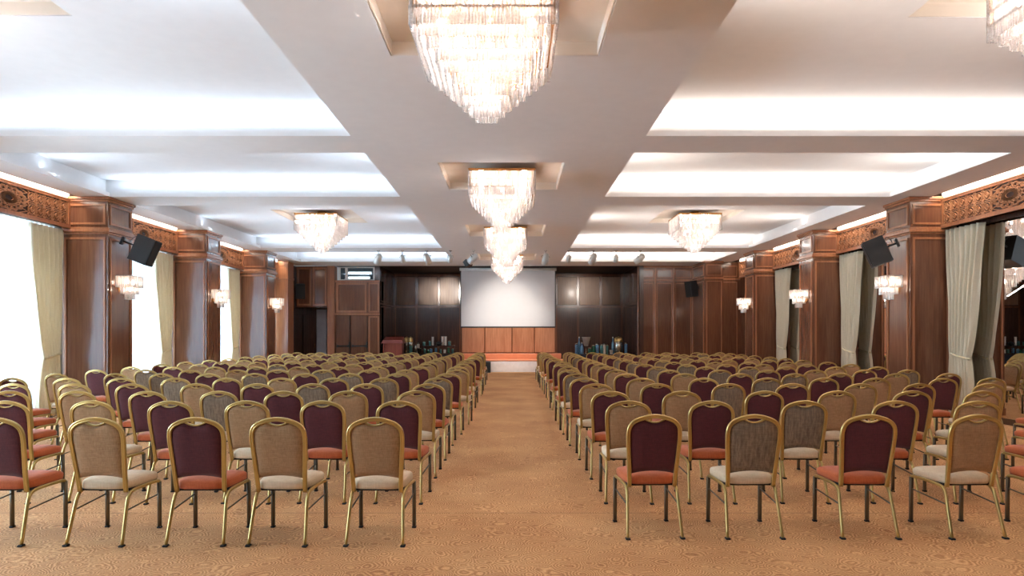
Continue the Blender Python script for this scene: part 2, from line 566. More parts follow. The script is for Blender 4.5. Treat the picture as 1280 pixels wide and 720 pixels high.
# slot above the friezes: white back board, cap and a lamp that shines down
for (a, b) in BAYS:
    for fx, sx, sg, colr in ((FR_L, SLOT_L, -1, (1, 0.9, 0.8)), (FR_R, SLOT_R, 1, (1, 0.86, 0.72))):
        m = MB()
        m.box(fx + sg * 0.03, fx + sg * 0.06, a, b, 4.092, 4.30)
        m.box(sx, fx + sg * 0.06, a, b, 4.30, 4.34)
        struct(m.build('trim_slot', 'plaster_white'))
        area('slot_lamp', ((fx + sx) / 2 + sg * 0.01, (a + b) / 2, 4.285), 0.07, b - a - 0.06, P_SLOT * (b - a), colr, (0, 0, -1))

# ------------------------------------------------------------------ pillars
def frame_y(m, x0, x1, y, z0, z1, w=0.03, d=0.014):
    """rectangular bead on a face that looks towards -Y (y is the face)"""
    m.box(x0, x0 + w, y - d, y, z0, z1); m.box(x1 - w, x1, y - d, y, z0, z1)
    m.box(x0 + w, x1 - w, y - d, y, z0, z0 + w); m.box(x0 + w, x1 - w, y - d, y, z1 - w, z1)

def frame_x(m, x, s, y0, y1, z0, z1, w=0.03, d=0.014):
    """the same on a face that looks towards s*X"""
    xa, xb = (x, x + s * d)
    m.box(xa, xb, y0, y0 + w, z0, z1); m.box(xa, xb, y1 - w, y1, z0, z1)
    m.box(xa, xb, y0 + w, y1 - w, z0, z0 + w); m.box(xa, xb, y0 + w, y1 - w, z1 - w, z1)

def pillar(xi, xo, d):
    s = 1 if xi < 0 else -1
    x0, x1 = min(xi, xo), max(xi, xo)
    m = MB()
    for z0, z1 in ((0, 2.646), (2.652, ZC - 0.001)):
        m.box(x0, x1, d, d + PW, z0, z1)
    m.box(x0 + 0.01, x1 - 0.01, d + 0.01, d + PW - 0.01, 2.6, 2.7)
    root = struct(m.build('pillar', 'wood'))
    m = MB()
    def ring(z0, z1, e):
        xa, xb = (x0, x1 + e) if s > 0 else (x0 - e, x1)
        m.box(xa, xb, d - e, d + PW + e, z0, z1, 0.008)
    ring(0, 0.14, 0.02); ring(3.43, 3.465, 0.022); ring(3.465, 3.525, 0.05); ring(3.525, 3.56, 0.025)
    ring(4.045, 4.085, 0.022); ring(4.085, ZC - 0.002, 0.045)
    for z0, z1 in ((0.22, 3.37), (3.61, 4.0)):
        frame_y(m, x0 + 0.04, x1 - 0.04, d, z0, z1, 0.04, 0.02)
        frame_x(m, xi, s, d + 0.05, d + PW - 0.05, z0, z1, 0.04, 0.02)
    m.build('moulding', 'wood_light', root)
for d in PD:
    pillar(LP, -8.50, d)
    pillar(RP, 8.30, d)

# ------------------------------------------------------------------ carved friezes
def frieze_lattice(L, H):
    """open carved lattice in the local y (length) / z (height) plane; sticks out towards -x"""
    m = MB()
    def bar(p, q, w=0.016, t=0.018):
        (a, b), (c_, d_) = p, q
        dx, dz = c_ - a, d_ - b
        l_ = math.hypot(dx, dz)
        if l_ < 1e-5: return
        nx, nz = -dz / l_ * w / 2, dx / l_ * w / 2
        V = []
        for x in (0, -t):
            V += [(x, a + nx, b + nz), (x, c_ + nx, d_ + nz), (x, c_ - nx, d_ - nz), (x, a - nx, b - nz)]
        m.raw(V, [(3, 2, 1, 0), (4, 5, 6, 7), (0, 1, 5, 4), (1, 2, 6, 5), (2, 3, 7, 6), (3, 0, 4, 7)])
    rows = 2
    ch = H / rows
    n = max(2, round(L / ch / 0.95))
    cw = L / n
    mid0, mid1 = n // 2 - 2, n // 2 + 2
    if n < 8: mid0 = mid1 = -1
    for r_ in range(rows):
        for i in range(n):
            y0 = -L / 2 + i * cw; z0 = -H / 2 + r_ * ch
            yc, zc = y0 + cw / 2, z0 + ch / 2
            if mid0 <= i < mid1: continue
            # octagonal star: outer octagon, inner diamond boss and diagonal leaves
            oc = [(yc + cw * 0.40 * math.cos(PI / 8 + t * PI / 4), zc + ch * 0.40 * math.sin(PI / 8 + t * PI / 4)) for t in range(8)]
            for a, b in zip(oc, oc[1:] + oc[:1]): bar(a, b, 0.013)
            for p in ((y0, z0), (y0 + cw, z0), (y0 + cw, z0 + ch), (y0, z0 + ch)):
                q = (yc + (p[0] - yc) * 0.62, zc + (p[1] - zc) * 0.62)
                bar(p, q, 0.02)
            dm = [(yc + cw * 0.24, zc), (yc, zc + ch * 0.24), (yc - cw * 0.24, zc), (yc, zc - ch * 0.24)]
            for a, b in zip(dm, dm[1:] + dm[:1]): bar(a, b, 0.012, 0.024)
            V = [(-0.026, yc, zc)] + [(0, p[0], p[1]) for p in dm]
            m.raw(V, [(0, 1, 2), (0, 2, 3), (0, 3, 4), (0, 4, 1)])
            bar((y0, z0), (y0 + cw, z0), 0.012); bar((y0, z0), (y0, z0 + ch), 0.012)
    if mid0 >= 0:
        # wide central rosette: interlaced sixteen-pointed star
        yc = -L / 2 + (mid0 + mid1) / 2 * cw
        half = (mid1 - mid0) / 2 * cw
        for ring_r, step in ((0.98, 6), (0.98, 3), (0.66, 6), (0.42, 5)):
            P_ = [(yc + min(half, H * 0.95) * ring_r * math.cos(2 * PI * t / 16), H / 2 * ring_r * math.sin(2 * PI * t / 16)) for t in range(16)]
            for t in range(16): bar(P_[t], P_[(t + step) % 16], 0.011)
        for e in (-1, 1):
            for q in range(4):
                z = -H / 2 + H * (q + 0.5) / 4
                bar((yc + e * half, z), (yc + e * half * 0.55, z + e * 0.05), 0.011)
                bar((yc + e * half, z), (yc + e * half * 0.55, z - e * 0.05), 0.011)
    return m
LAT = {}
def frieze(side, a, b):
    s = -1 if side == 'L' else 1            # direction from the face into the wall
    x = FR_L if side == 'L' else FR_R
    z0, z1 = 3.53, 4.09
    m = MB()
    xa, xb = x, x + s * 0.05
    m.box(xa, xb, a, b, z1 - 0.06, z1); m.box(xa, xb, a, b, z0, z0 + 0.075)
    m.box(xa, xb, a, a + 0.06, z0 + 0.075, z1 - 0.06); m.box(xa, xb, b - 0.06, b, z0 + 0.075, z1 - 0.06)
    m.box(xa - s * 0.015, xb, a, b, z1 - 0.018, z1); m.box(xa - s * 0.015, xb, a, b, z0, z0 + 0.02)
    m.box(x + s * 0.05, x + s * 0.30, a, b, z0 + 0.08, z0 + 0.10)
    root = struct(m.build('trim_frieze', 'wood_light'))
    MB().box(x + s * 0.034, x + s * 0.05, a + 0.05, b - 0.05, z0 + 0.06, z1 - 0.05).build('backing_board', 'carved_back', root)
    L_ = round(b - a - 0.12, 3); H_ = z1 - z0 - 0.135
    if L_ not in LAT: LAT[L_] = frieze_lattice(L_, H_).mesh('carved_lattice', 'carved')
    o = bpy.data.objects.new('carved_lattice', LAT[L_]); COL.objects.link(o)
    o.parent = root
    o.location = (x + s * 0.033, (a + b) / 2, (z0 + z1) / 2 + 0.0075)
    if s < 0: o.rotation_euler = (0, 0, PI)
for a, b in BAYS:
    frieze('L', a, b); frieze('R', a, b)

# ------------------------------------------------------------------ windows, daylight, sheers, curtains
for i, (a, b) in enumerate(BAYS):
    w = bpy.data.objects.new('window_%d' % (i + 1), None); COL.objects.link(w)
    struct(w)
    y0, y1 = a + 0.05, b - 0.05
    x0, x1 = LW - 0.08, LW
    m = MB()
    for ya, yb in ((y0, y0 + 0.07), (y1 - 0.07, y1), ((y0 + y1) / 2 - 0.035, (y0 + y1) / 2 + 0.035)):
        m.box(x0, x1, ya, yb, 0.12, 3.6)
    for za, zb in ((0.12, 0.2), (2.93, 3.05), (3.53, 3.6)):
        m.box(x0 + 0.004, x1 - 0.004, y0, y1, za, zb)
    m.build('window_frame', 'white_paint', w)
    MB().box(LW - 0.045, LW - 0.039, y0, y1, 0.15, 3.58).build('pane', 'pane', w)
    area('daylight', (LW - 0.75, (a + b) / 2, 2.0), 3.4, b - a, P_DAY, (0.68, 0.86, 1.0), (1, 0, 0.12), 'Y')

ORD = ['first', 'second', 'third', 'fourth', 'fifth', 'sixth', 'seventh', 'eighth', 'ninth', 'tenth', 'eleventh', 'twelfth',
       'thirteenth', 'fourteenth', 'fifteenth', 'sixteenth', 'seventeenth', 'eighteenth']
BAYNAME = {2: 'before the first pillar in view', 3: 'between the first and second pillars in view', 4: 'between the second and third pillars in view', 5: 'beyond the third pillar in view'}
for i, (a, b) in enumerate(BAYS):
    if i < 2: continue
    xs = -8.60
    def fs(u, v, a=a, b=b):
        y = a + 0.02 + u * (b - a - 0.04)
        return (xs + 0.022 * math.sin(u * 2 * PI * 26 + 0.7 * math.sin(9 * u)) * (0.7 + 0.3 * v), y, 0.03 + v * 3.53)
    o = MB().grid(fs, 261, 6).build('sheer_curtain', 'sheer')
    tag(o, 'white sheer voile curtain glowing with daylight, ' + BAYNAME[i], 'curtain', 'sheer curtains at the windows')

def curtain(side, i):
    a, b = BAYS[i]
    s = -1 if side == 'L' else 1
    xc = -8.46 if side == 'L' else 8.22
    yt0, yt1 = b - 0.92, b - 0.04
    ztie = 1.14
    folds = 7
    def width(z):
        if z >= ztie:
            t = (z - ztie) / (3.50 - ztie)
            e = t ** 0.62
            return (yt0 + 0.34) + (yt0 - (yt0 + 0.34)) * e, (b - 0.14) + (yt1 - (b - 0.14)) * e
        t = (ztie - z) / ztie
        e = t ** 0.6
        return (yt0 + 0.34) - 0.16 * e, (b - 0.14) + 0.05 * e
    def fn(u, v):
        z = 0.03 + v * 3.47
        y0, y1 = width(z)
        g = (y1 - y0) / (yt1 - yt0)
        amp = 0.058 * (0.55 + 0.45 * g)
        ph = u * 2 * PI * folds + 0.9 * math.sin(5 * u + 1.3)
        return (xc + s * 0.0 + amp * math.sin(ph) + 0.012 * math.sin(ph * 2.1 + 3 * z), y0 + u * (y1 - y0), z)
    zs = 36
    root_m = MB().grid(fn, 145, zs)
    where = BAYNAME[i]
    lab = ('cream pleated drape tied back beside the window ' if side == 'L' else 'cream pleated drape tied back before the mirror ') + where
    o = root_m.build('curtain', 'drape')
    md = o.modifiers.new('cloth', 'SOLIDIFY'); md.thickness = 0.006; md.offset = 0
    tag(o, lab, 'curtain', 'tied back drapes along the hall')
    y0, y1 = width(ztie)
    pth = [(xc + 0.062 * math.cos(t), (y0 + y1) / 2 + ((y1 - y0) / 2 + 0.012) * math.sin(t), ztie + 0.05 * math.sin(t)) for t in (2 * PI * q / 28 for q in range(28))]
    MB().sweep(pth, roundprof(0.016, 0.022, 8), (0, 0, 1), True).build('tieback', 'tassel', o)
for i in (2, 3, 4, 5):
    curtain('L', i)
for i in (2, 3, 4):
    curtain('R', i)

# mirrors in the opposite bays
for i, (a, b) in enumerate(BAYS):
    if i < 2: continue
    t = thing('wall_mirror', 'tall dark framed wall mirror in the bay ' + BAYNAME[i], 'mirror', (8.42, (a + b) / 2, 0), 0, 'wall mirrors in the bays')
    h = (b - a) / 2 - 0.01
    m = MB()
    m.box(-0.02, 0.04, -h, -h + 0.06, 0.0, 3.60); m.box(-0.02, 0.04, h - 0.06, h, 0.0, 3.60)
    m.box(-0.02, 0.04, -h + 0.06, h - 0.06, 0.0, 0.10); m.box(-0.02, 0.04, -h + 0.06, h - 0.06, 3.50, 3.60)
    m.build('frame', 'wood_dark', t)
    MB().box(0.0, 0.03, -h + 0.055, h - 0.055, 0.095, 3.505).build('mirror_glass', 'mirror', t)
for i, (a, b) in enumerate(BAYS):
    if i < 2: struct(MB().box(8.47, RW, a, b, 0, 3.6).build('trim_panelling', 'wood_dark'))

# ------------------------------------------------------------------ stage alcove
def px(x, d): return (x - 640.0) * d / F
def pz(y, d): return EYE + (417.0 - y) * d / F

m = MB()
m.box(ALC_L - 0.2, ALC_R + 0.2, DB, DB + 0.2, 0, ZU)
struct(m.build('wall_back', 'wood_dark'))
# raised panelling of the alcove's back wall: rails, stiles, panels
m = MB()
pitch = 0.95
xs_l = [px(v, DB) for v in (494, 521, 548.5, 575.5)]
xs_r = [px(v, DB) for v in (695, 722.5, 751, 777)]
stiles = xs_l + [px(606, DB), px(640, DB), px(668, DB)] + xs_r
for x in stiles:
    m.box(x - 0.045, x + 0.045, DB - 0.035, DB, 0.47, 4.06)
m.box(ALC_L, ALC_R, DB - 0.05, DB, 2.66, 2.74)
m.box(ALC_L, ALC_R, DB - 0.04, DB, 4.02, 4.10)
struct(m.build('trim_panel_frame', 'wood'))
m = MB()
for x0, x1 in list(zip(xs_l, xs_l[1:])) + list(zip(xs_r, xs_r[1:])):
    m.box(x0 + 0.06, x1 - 0.06, DB - 0.022, DB, 2.78, 3.99, 0.015)
struct(m.build('trim_upper_panels', 'panel_tan'))
m = MB()
ww = [px(577, DB), px(606, DB), px(640, DB), px(668, DB), px(694, DB)]
for x0, x1 in zip(ww, ww[1:]):
    m.box(x0 + 0.02, x1 - 0.02, DB - 0.06, DB, 0.74, 2.64, 0.01)
struct(m.build('trim_stage_panels', 'wood_warm'))
# alcove side walls with panels, dark valance ceiling
for x, s in ((ALC_L, 1), (ALC_R, -1)):
    m = MB()
    m.box(x - s * 0.2, x, D1 - 0.1 if s < 0 else D1 + 0.02, DB, 0, ZC)
    for y0, y1 in ((D1 + 0.15, D1 + 1.05), (D1 + 1.12, D1 + 2.02), (D1 + 2.1, DB - 0.05)):
        frame_x(m, x, s, y0, y1, 2.78, 3.99, 0.05, 0.02)
        frame_x(m, x, s, y0, y1, 0.2, 2.62, 0.05, 0.02)
    m.box(x, x + s * 0.04, D1 + 0.05, DB, 2.66, 2.74)
    struct(m.build('wall_alcove', 'wood_dark'))
struct(MB().box(ALC_L - 0.2, ALC_R + 0.2, D1, DB + 0.2, ZC + 0.01, ZC + 0.2).build('ceiling_alcove', 'navy'))
struct(MB().box(LW, RW, D1 - 0.02, D1, ZC + 0.0, ZU + 0.2).build('trim_bulkhead', 'plaster'))

# stage with riser and back ledge
st = MB().box(-2.42, 2.3, 25.8, DB, 0, 0.44).build('stage_platform', 'stage_white')
struct(st)
MB().box(-2.46, 2.34, 25.76, DB - 0.3, 0.44, 0.475, 0.01).build('stage_top', 'stage_edge', st)
lg = MB().box(-2.3, 2.1, 27.3, DB - 0.07, 0.475, 0.70, 0.01).build('stage_ledge', 'stage_edge', st)

# projection screen
t = thing('projection_screen', 'large white pull-down projection screen hanging above the stage', 'screen', (px(635, 25.0), 25.0, 0))
hw = 1.83
MB().box(-hw, hw, -0.004, 0.004, 1.83, 4.02).build('screen_cloth', 'screen', t)
MB().cyl((-hw - 0.06, 0, 4.06), (hw + 0.06, 0, 4.06), 0.06, n=14).build('roller_case', 'white_paint', t)
MB().box(-hw - 0.03, hw + 0.03, -0.02, 0.02, 1.775, 1.83, 0.008).build('bottom_bar', 'black', t)
MB().box(-hw - 0.035, -hw, -0.006, 0.006, 1.83, 4.02).build('border', 'black', t); MB().box(hw, hw + 0.035, -0.006, 0.006, 1.83, 4.02).build('border', 'black', t)

# ------------------------------------------------------------------ wing wall on the mirror side
m = MB()
DW = 24.45
m.box(ALC_R, RW, DW, DW + 0.2, 0, ZC)
wing = struct(m.build('wall_wing', 'wood'))
m = MB()
bx = [px(v, DW) for v in (798, 819, 842, 866, 882)]
for x in bx[:-1]:
    m.box(x - 0.04, x + 0.04, DW - 0.05, DW, 0.14, ZC - 0.04, 0.01)
m.box(ALC_R, 7.0, DW - 0.035, DW, 3.55, 3.62); m.box(ALC_R, 7.0, DW - 0.03, DW, 0, 0.14); m.box(ALC_R, 7.0, DW - 0.04, DW, 4.05, ZC - 0.002)
for x0, x1 in zip(bx, bx[1:]):
    frame_y(m, x0 + 0.06, x1 - 0.06, DW, 3.67, 4.0, 0.035, 0.02)
    frame_y(m, x0 + 0.06, x1 - 0.06, DW, 0.22, 3.48, 0.035, 0.02)
m.build('moulding', 'wood_light', wing)
m = MB()
m.box(6.88, 7.55, 22.85, DW, 0, ZC - 0.001); m.box(7.55, RW, 23.3, DW, 0, ZC - 0.001)
endp = struct(m.build('pillar', 'wood'))
m = MB()
m.box(6.85, 7.55, 22.82, DW, 3.50, 3.57); m.box(6.86, 7.55, 22.83, DW, 0, 0.14); m.box(6.85, 7.55, 22.82, DW, 4.08, ZC - 0.002)
m.box(7.55, 8.30, 23.27, 23.3, 3.50, 3.57)
frame_y(m, 6.94, 7.49, 22.85, 3.62, 4.02); frame_y(m, 6.94, 7.49, 22.85, 0.22, 3.44)
frame_y(m, 7.62, 8.2, 23.3, 3.62, 4.02); frame_y(m, 7.62, 8.2, 23.3, 0.22, 3.44)
frame_x(m, 6.88, -1, 22.95, 24.35, 0.22, 3.44, 0.04, 0.02); frame_x(m, 6.88, -1, 22.95, 24.35, 3.62, 4.02, 0.04, 0.02)
m.build('moulding', 'wood_light', endp)

# ------------------------------------------------------------------ wing on the window side: recess, booth, doors
m = MB()
m.box(-8.60, -8.02, 22.9, 23.5, 0, ZC - 0.001)
m.box(-8.60, -8.0, 22.87, 23.5, 3.50, 3.57)
frame_y(m, -8.5, -8.06, 22.9, 0.2, 3.44); frame_y(m, -8.5, -8.06, 22.9, 3.62, 4.02)
struct(m.build('pillar', 'wood_light'))
m = MB()
m.box(-8.60, -8.28, 23.5, 25.6, 0, ZC - 0.001)
m.box(-8.60, -7.0, 25.4, 25.6, 0, 2.6)
struct(m.build('wall_recess', 'wood_dark'))
x0, x1 = -8.26, -7.06
m = MB()
m.box(x0, x1, D1 + 0.02, 25.4, 2.56, ZC - 0.001)
ob = struct(m.build('trim_overhead', 'wood'))
m = MB()
xm = px(390, D1)
for a, b in ((x0 + 0.03, xm - 0.03), (xm + 0.03, x1 - 0.03)):
    frame_y(m, a, b, D1 + 0.02, 2.62, 4.08, 0.07, 0.035)
m.build('moulding', 'wood_light', ob)
# dark door in the recess, and a panel coloured grey for a bluish reflection
d2 = MB().box(px(379, 25.3), px(395, 25.3), 25.34, 25.4, 0, 2.3, 0.005).build('door_2', 'wood_dark')
struct(d2)
m = MB(); frame_y(m, px(379, 25.3) + 0.05, px(395, 25.3) - 0.05, 25.34, 0.15, 2.2, 0.05, 0.015); m.build('door_panel', 'wood_dark', d2)
MB().cyl((px(394, 25.3) - 0.02, 25.30, 1.0), (px(394, 25.3) - 0.02, 25.30, 1.2), 0.012).build('handle', 'brass', d2)
struct(MB().box(px(395.5, 25.3), px(408, 25.3), 25.30, 25.4, 0, 2.5, 0.01).build('trim_grey_panel', 'grey_door'))
# post
m = MB()
m.box(-7.05, -6.78, D1 - 0.05, 25.6, 0, ZC - 0.001)
frame_y(m, -7.02, -6.81, D1 - 0.05, 0.2, 2.28, 0.03); frame_y(m, -7.02, -6.81, D1 - 0.05, 2.36, 4.05, 0.03)
struct(m.build('pillar', 'wood_light'))
# booth front
bx0, bx1 = -6.78, ALC_L
m = MB()
m.box(bx0, bx1, D1, 25.2, 2.28, 3.58)
xs_ = px(460, D1)
m.box(xs_, bx1, D1, 25.2, 0, 2.28)
m.box(bx0, xs_, D1 + 0.12, 25.2, 0, 2.28)
wb = struct(m.build('wall_booth', 'wood'))
m = MB()
m.box(bx0, bx1, D1 - 0.03, D1, 2.26, 2.33); m.box(bx0, bx1, D1 - 0.03, D1, 3.52, 3.585)
frame_y(m, bx0 + 0.06, xs_ - 0.04, D1, 2.36, 3.50, 0.08, 0.03); frame_y(m, xs_ + 0.03, bx1 - 0.02, D1, 2.36, 3.50, 0.06, 0.03)
frame_y(m, xs_ + 0.03, bx1 - 0.02, D1, 0.15, 2.22, 0.06, 0.03)
m.build('moulding', 'wood_light', wb)
# double door with panic bars
xm = px(438, D1)
dr = bpy.data.objects.new('door_1', None); COL.objects.link(dr); struct(dr)
for a, b in ((bx0 + 0.02, xm - 0.01), (xm + 0.01, xs_ - 0.015)):
    leaf = MB().box(a, b, D1 + 0.05, D1 + 0.115, 0.01, 2.25, 0.004).build('door_leaf', 'wood', dr)
    m = MB(); m.box(a + 0.04, b - 0.04, D1 - 0.03, D1 + 0.0, 1.05, 1.10, 0.01)
    m.box(a + 0.04, a + 0.10, D1 - 0.02, D1 + 0.055, 1.03, 1.12); m.box(b - 0.10, b - 0.04, D1 - 0.02, D1 + 0.055, 1.03, 1.12)
    m.build('panic_bar', 'black', leaf)
    m = MB(); m.box(b - 0.06, b + 0.005, D1 + 0.01, D1 + 0.055, 1.0, 1.24, 0.01); m.box(b - 0.035, b - 0.015, D1 + 0.03, D1 + 0.055, 0.1, 2.2)
    m.build('lock_rod', 'black', leaf)
# booth window above
bw = bpy.data.objects.new('window_7', None); COL.objects.link(bw); struct(bw)
z0, z1 = 3.60, 4.10
m = MB()
m.box(px(421, D1), px(425, D1), D1 + 0.05, D1 + 0.1, z0, z1); m.box(px(466, D1), px(469, D1), D1 + 0.05, D1 + 0.1, z0, z1)
m.box(px(425, D1), px(466, D1), D1 + 0.05, D1 + 0.1, z0, z0 + 0.03); m.box(px(425, D1), px(466, D1), D1 + 0.05, D1 + 0.1, z1 - 0.03, z1)
m.box(px(431, D1), px(434, D1), D1 + 0.05, D1 + 0.1, z0, z1)
m.build('window_frame', 'white_paint', bw)
MB().box(px(425, D1), px(466, D1), D1 + 0.07, D1 + 0.078, z0, z1).build('pane', 'pane', bw)
struct(MB().box(-6.77, ALC_L - 0.2, 25.19, 25.3, 3.58, ZC).build('wall_booth_rear', 'booth'))
struct(MB().box(-6.77, ALC_L - 0.2, D1, 26.1, ZC, ZC + 0.1).build('ceiling_booth', 'booth'))
for z, x0, x1 in ((3.93, 434, 464), (3.74, 434, 462)):
    t = thing('tube_lamp', 'white fluorescent tube lamp glowing behind the booth window, ' + ('upper of the two' if z > 3.8 else 'lower of the two'), 'lamp', (px((x0 + x1) / 2, 25), 25.1, z), 0, 'tube lamps in the booth')
    L_ = (x1 - x0) / 2 * 25 / F
    MB().box(-L_, L_, 0.03, 0.09, -0.06, 0.06, 0.01).build('housing', 'white_paint', t)
    MB().cyl((-L_ + 0.03, 0, 0), (L_ - 0.03, 0, 0), 0.03, n=10).build('tube', 'tube_lamp', t)

# ------------------------------------------------------------------ banquet chairs
ARCH = catmull([(0.175, 0.375), (0.179, 0.48), (0.188, 0.62), (0.196, 0.74), (0.196, 0.805), (0.184, 0.852), (0.150, 0.887), (0.098, 0.909), (0.045, 0.922), (0, 0.926)][0:0] or
               [Vector((a, b, 0)) for a, b in [(0.175, 0.375), (0.179, 0.48), (0.188, 0.62), (0.196, 0.74), (0.196, 0.805), (0.184, 0.852), (0.150, 0.887), (0.098, 0.909), (0.045, 0.922), (0, 0.926)]], 3)
ARCH = [(p.x, p.y) for p in ARCH]
def back_y(z): return -0.165 - 0.09 * max(0, (z - 0.375)) / 0.55
def arch_top(x):
    x = abs(x)
    pts = [q for q in ARCH if q[1] > 0.80]
    for (xa, za), (xb, zb) in zip(pts, pts[1:]):
        if xb <= x <= xa:
            return za + (zb - za) * (xa - x) / max(xa - xb, 1e-6)
    return 0.81
def side_w(z):
    for (xa, za), (xb, zb) in zip(ARCH, ARCH[1:]):
        if za <= z <= zb and z <= 0.775: return xa + (xb - xa) * (z - za) / max(zb - za, 1e-6)
    return 0.1965

def chair_meshes():
    D_ = {}
    # hoop of gold tube with a groove along its outer faces
    half = [(x, back_y(z), z) for x, z in ARCH]
    path = half + [(-x, y, z) for x, y, z in reversed(half[:-1])]
    a, b = 0.0155, 0.0115
    prof = [(-a, -b * 0.6), (-a * 0.75, -b), (-a * 0.2, -b), (0, -b * 0.6), (a * 0.2, -b), (a * 0.75, -b), (a, -b * 0.6),
            (a, b * 0.6), (a * 0.75, b), (a * 0.2, b), (0, b * 0.6), (-a * 0.2, b), (-a * 0.75, b), (-a, b * 0.6)]
    D_['back_frame'] = MB().sweep(path, prof, (0, 1, 0.16)).mesh('back_frame', 'gold')
    # handle crescent under the top of the hoop
    pth = [(x, back_y(0.9) + 0.003, arch_top(x) - 0.010 - 0.036 * (1 - (x / 0.078) ** 2)) for x in [0.078 * (i / 10 - 1) for i in range(21)]]
    D_['hand_grip'] = MB().sweep(pth, roundprof(0.006, 0.014, 8), (0, 1, 0.16)).mesh('hand_grip', 'gold')
    # upholstered back
    def zb(x): return 0.478 + 0.022 * (1 - (x / 0.19) ** 2)
    def zt(x):
        t = arch_top(x) - 0.010
        if abs(x) < 0.078: t -= 0.036 * (1 - (x / 0.078) ** 2) + 0.004
        return t
    NU, NV = 17, 11
    def pt(u, v, sgn):
        x0 = (2 * u - 1) * 0.187
        z = zb(x0) + v * (zt(x0) - zb(x0))
        x = x0 * (side_w(z) - 0.010) / 0.187
        e = (1 - abs(2 * u - 1) ** 6) * (1 - abs(2 * v - 1) ** 6)
        return (x, back_y(z) + sgn * (0.006 + 0.016 * e) + 0.006, z)
    m = MB()
    for sgn in (-1, 1):
        o = len(m.v)
        m.grid(lambda u, v: pt(u, v, sgn), NU, NV)
        if sgn > 0: m.f[-(NU - 1) * (NV - 1):] = [tuple(reversed(q)) for q in m.f[-(NU - 1) * (NV - 1):]]
    o2 = NU * NV
    def idx(u, v): return v * NU + u
    rim = [idx(u, 0) for u in range(NU)] + [idx(NU - 1, v) for v in range(1, NV)] + [idx(u, NV - 1) for u in range(NU - 2, -1, -1)] + [idx(0, v) for v in range(NV - 2, 0, -1)]
    for p, q in zip(rim, rim[1:] + rim[:1]):
        m.f.append((q, p, p + o2, q + o2)); m.smooth.append(False)
    for nm in ('maroon', 'tan', 'tweed'):
        D_['backrest_' + nm] = m.mesh('backrest', nm)
    # seat cushion
    m = MB()
    n = 36
    rings = [(0.90, 0.392), (0.985, 0.396), (1.0, 0.415), (1.0, 0.435), (0.985, 0.449), (0.93, 0.459), (0.75, 0.468), (0.45, 0.474), (0.12, 0.476)]
    V = []
    for sc_, z in rings:
        for i in range(n):
            t = 2 * PI * i / n
            e = 5.0
            ca, sa = math.cos(t), math.sin(t)
            x = math.copysign(abs(ca) ** (2 / e), ca); y = math.copysign(abs(sa) ** (2 / e), sa)
            yy = 0.025 + y * 0.205 * sc_
            wx = 0.188 + 0.032 * (yy + 0.18) / 0.41
            drop = 0.018 * max(0, (yy - 0.13) / 0.1) ** 2 if z > 0.44 else 0
            V.append((x * wx * sc_, yy, z - drop))
    Fc = []
    for k_ in range(len(rings) - 1):
        for i in range(n):
            j = (i + 1) % n
            Fc.append((k_ * n + i, k_ * n + j, k_ * n + n + j, k_ * n + n + i))
    m.raw(V, Fc, True)
    m.f += [tuple(reversed(range(n))), tuple((len(rings) - 1) * n + i for i in range(n))]; m.smooth += [False, True]
    for nm in ('orange', 'cream'):
        D_['seat_' + nm] = m.mesh('seat', nm)
    for s in (-1, 1):
        # rear leg runs up and bends forward into the seat rail
        pth = catmull([(s * 0.208, -0.262, 0.008), (s * 0.200, -0.215, 0.18), (s * 0.194, -0.180, 0.305), (s * 0.193, -0.155, 0.352), (s * 0.196, -0.105, 0.377), (s * 0.205, 0.03, 0.384), (s * 0.211, 0.165, 0.382), (s * 0.213, 0.19, 0.368)], 3)
        pf = roundprof(0.0125, 0.0105, 10, 3.2)
        D_['rear%d' % s] = MB().sweep(pth, pf, (1, 0, 0)).mesh('leg', 'gold')
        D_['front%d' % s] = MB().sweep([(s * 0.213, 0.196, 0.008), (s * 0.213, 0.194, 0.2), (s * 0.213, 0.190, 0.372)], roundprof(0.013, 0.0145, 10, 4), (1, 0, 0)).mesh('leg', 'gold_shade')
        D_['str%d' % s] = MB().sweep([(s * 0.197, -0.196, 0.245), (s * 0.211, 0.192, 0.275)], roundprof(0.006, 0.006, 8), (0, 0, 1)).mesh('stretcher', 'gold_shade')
        D_['rcap%d' % s] = MB().box(s * 0.208 - 0.018, s * 0.208 + 0.018, -0.285, -0.243, 0.0, 0.014, 0.004).mesh('foot_cap', 'rubber')
        D_['fcap%d' % s] = MB().box(s * 0.213 - 0.017, s * 0.213 + 0.017, 0.178, 0.214, 0.0, 0.014, 0.004).mesh('foot_cap', 'rubber')
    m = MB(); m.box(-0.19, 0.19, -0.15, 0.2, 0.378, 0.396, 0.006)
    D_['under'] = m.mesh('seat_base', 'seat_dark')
    return D_
CM = chair_meshes()
def link(name, me, parent):
    o = bpy.data.objects.new(name, me); COL.objects.link(o); o.parent = parent
    return o
CHAIRDESC = {'M': 'maroon banquet chair with orange seat', 'T': 'tan banquet chair with cream seat', 'G': 'grey tweed banquet chair with cream seat'}
CHGROUP = {'M': 'maroon banquet chairs', 'T': 'tan banquet chairs', 'G': 'grey tweed banquet chairs'}
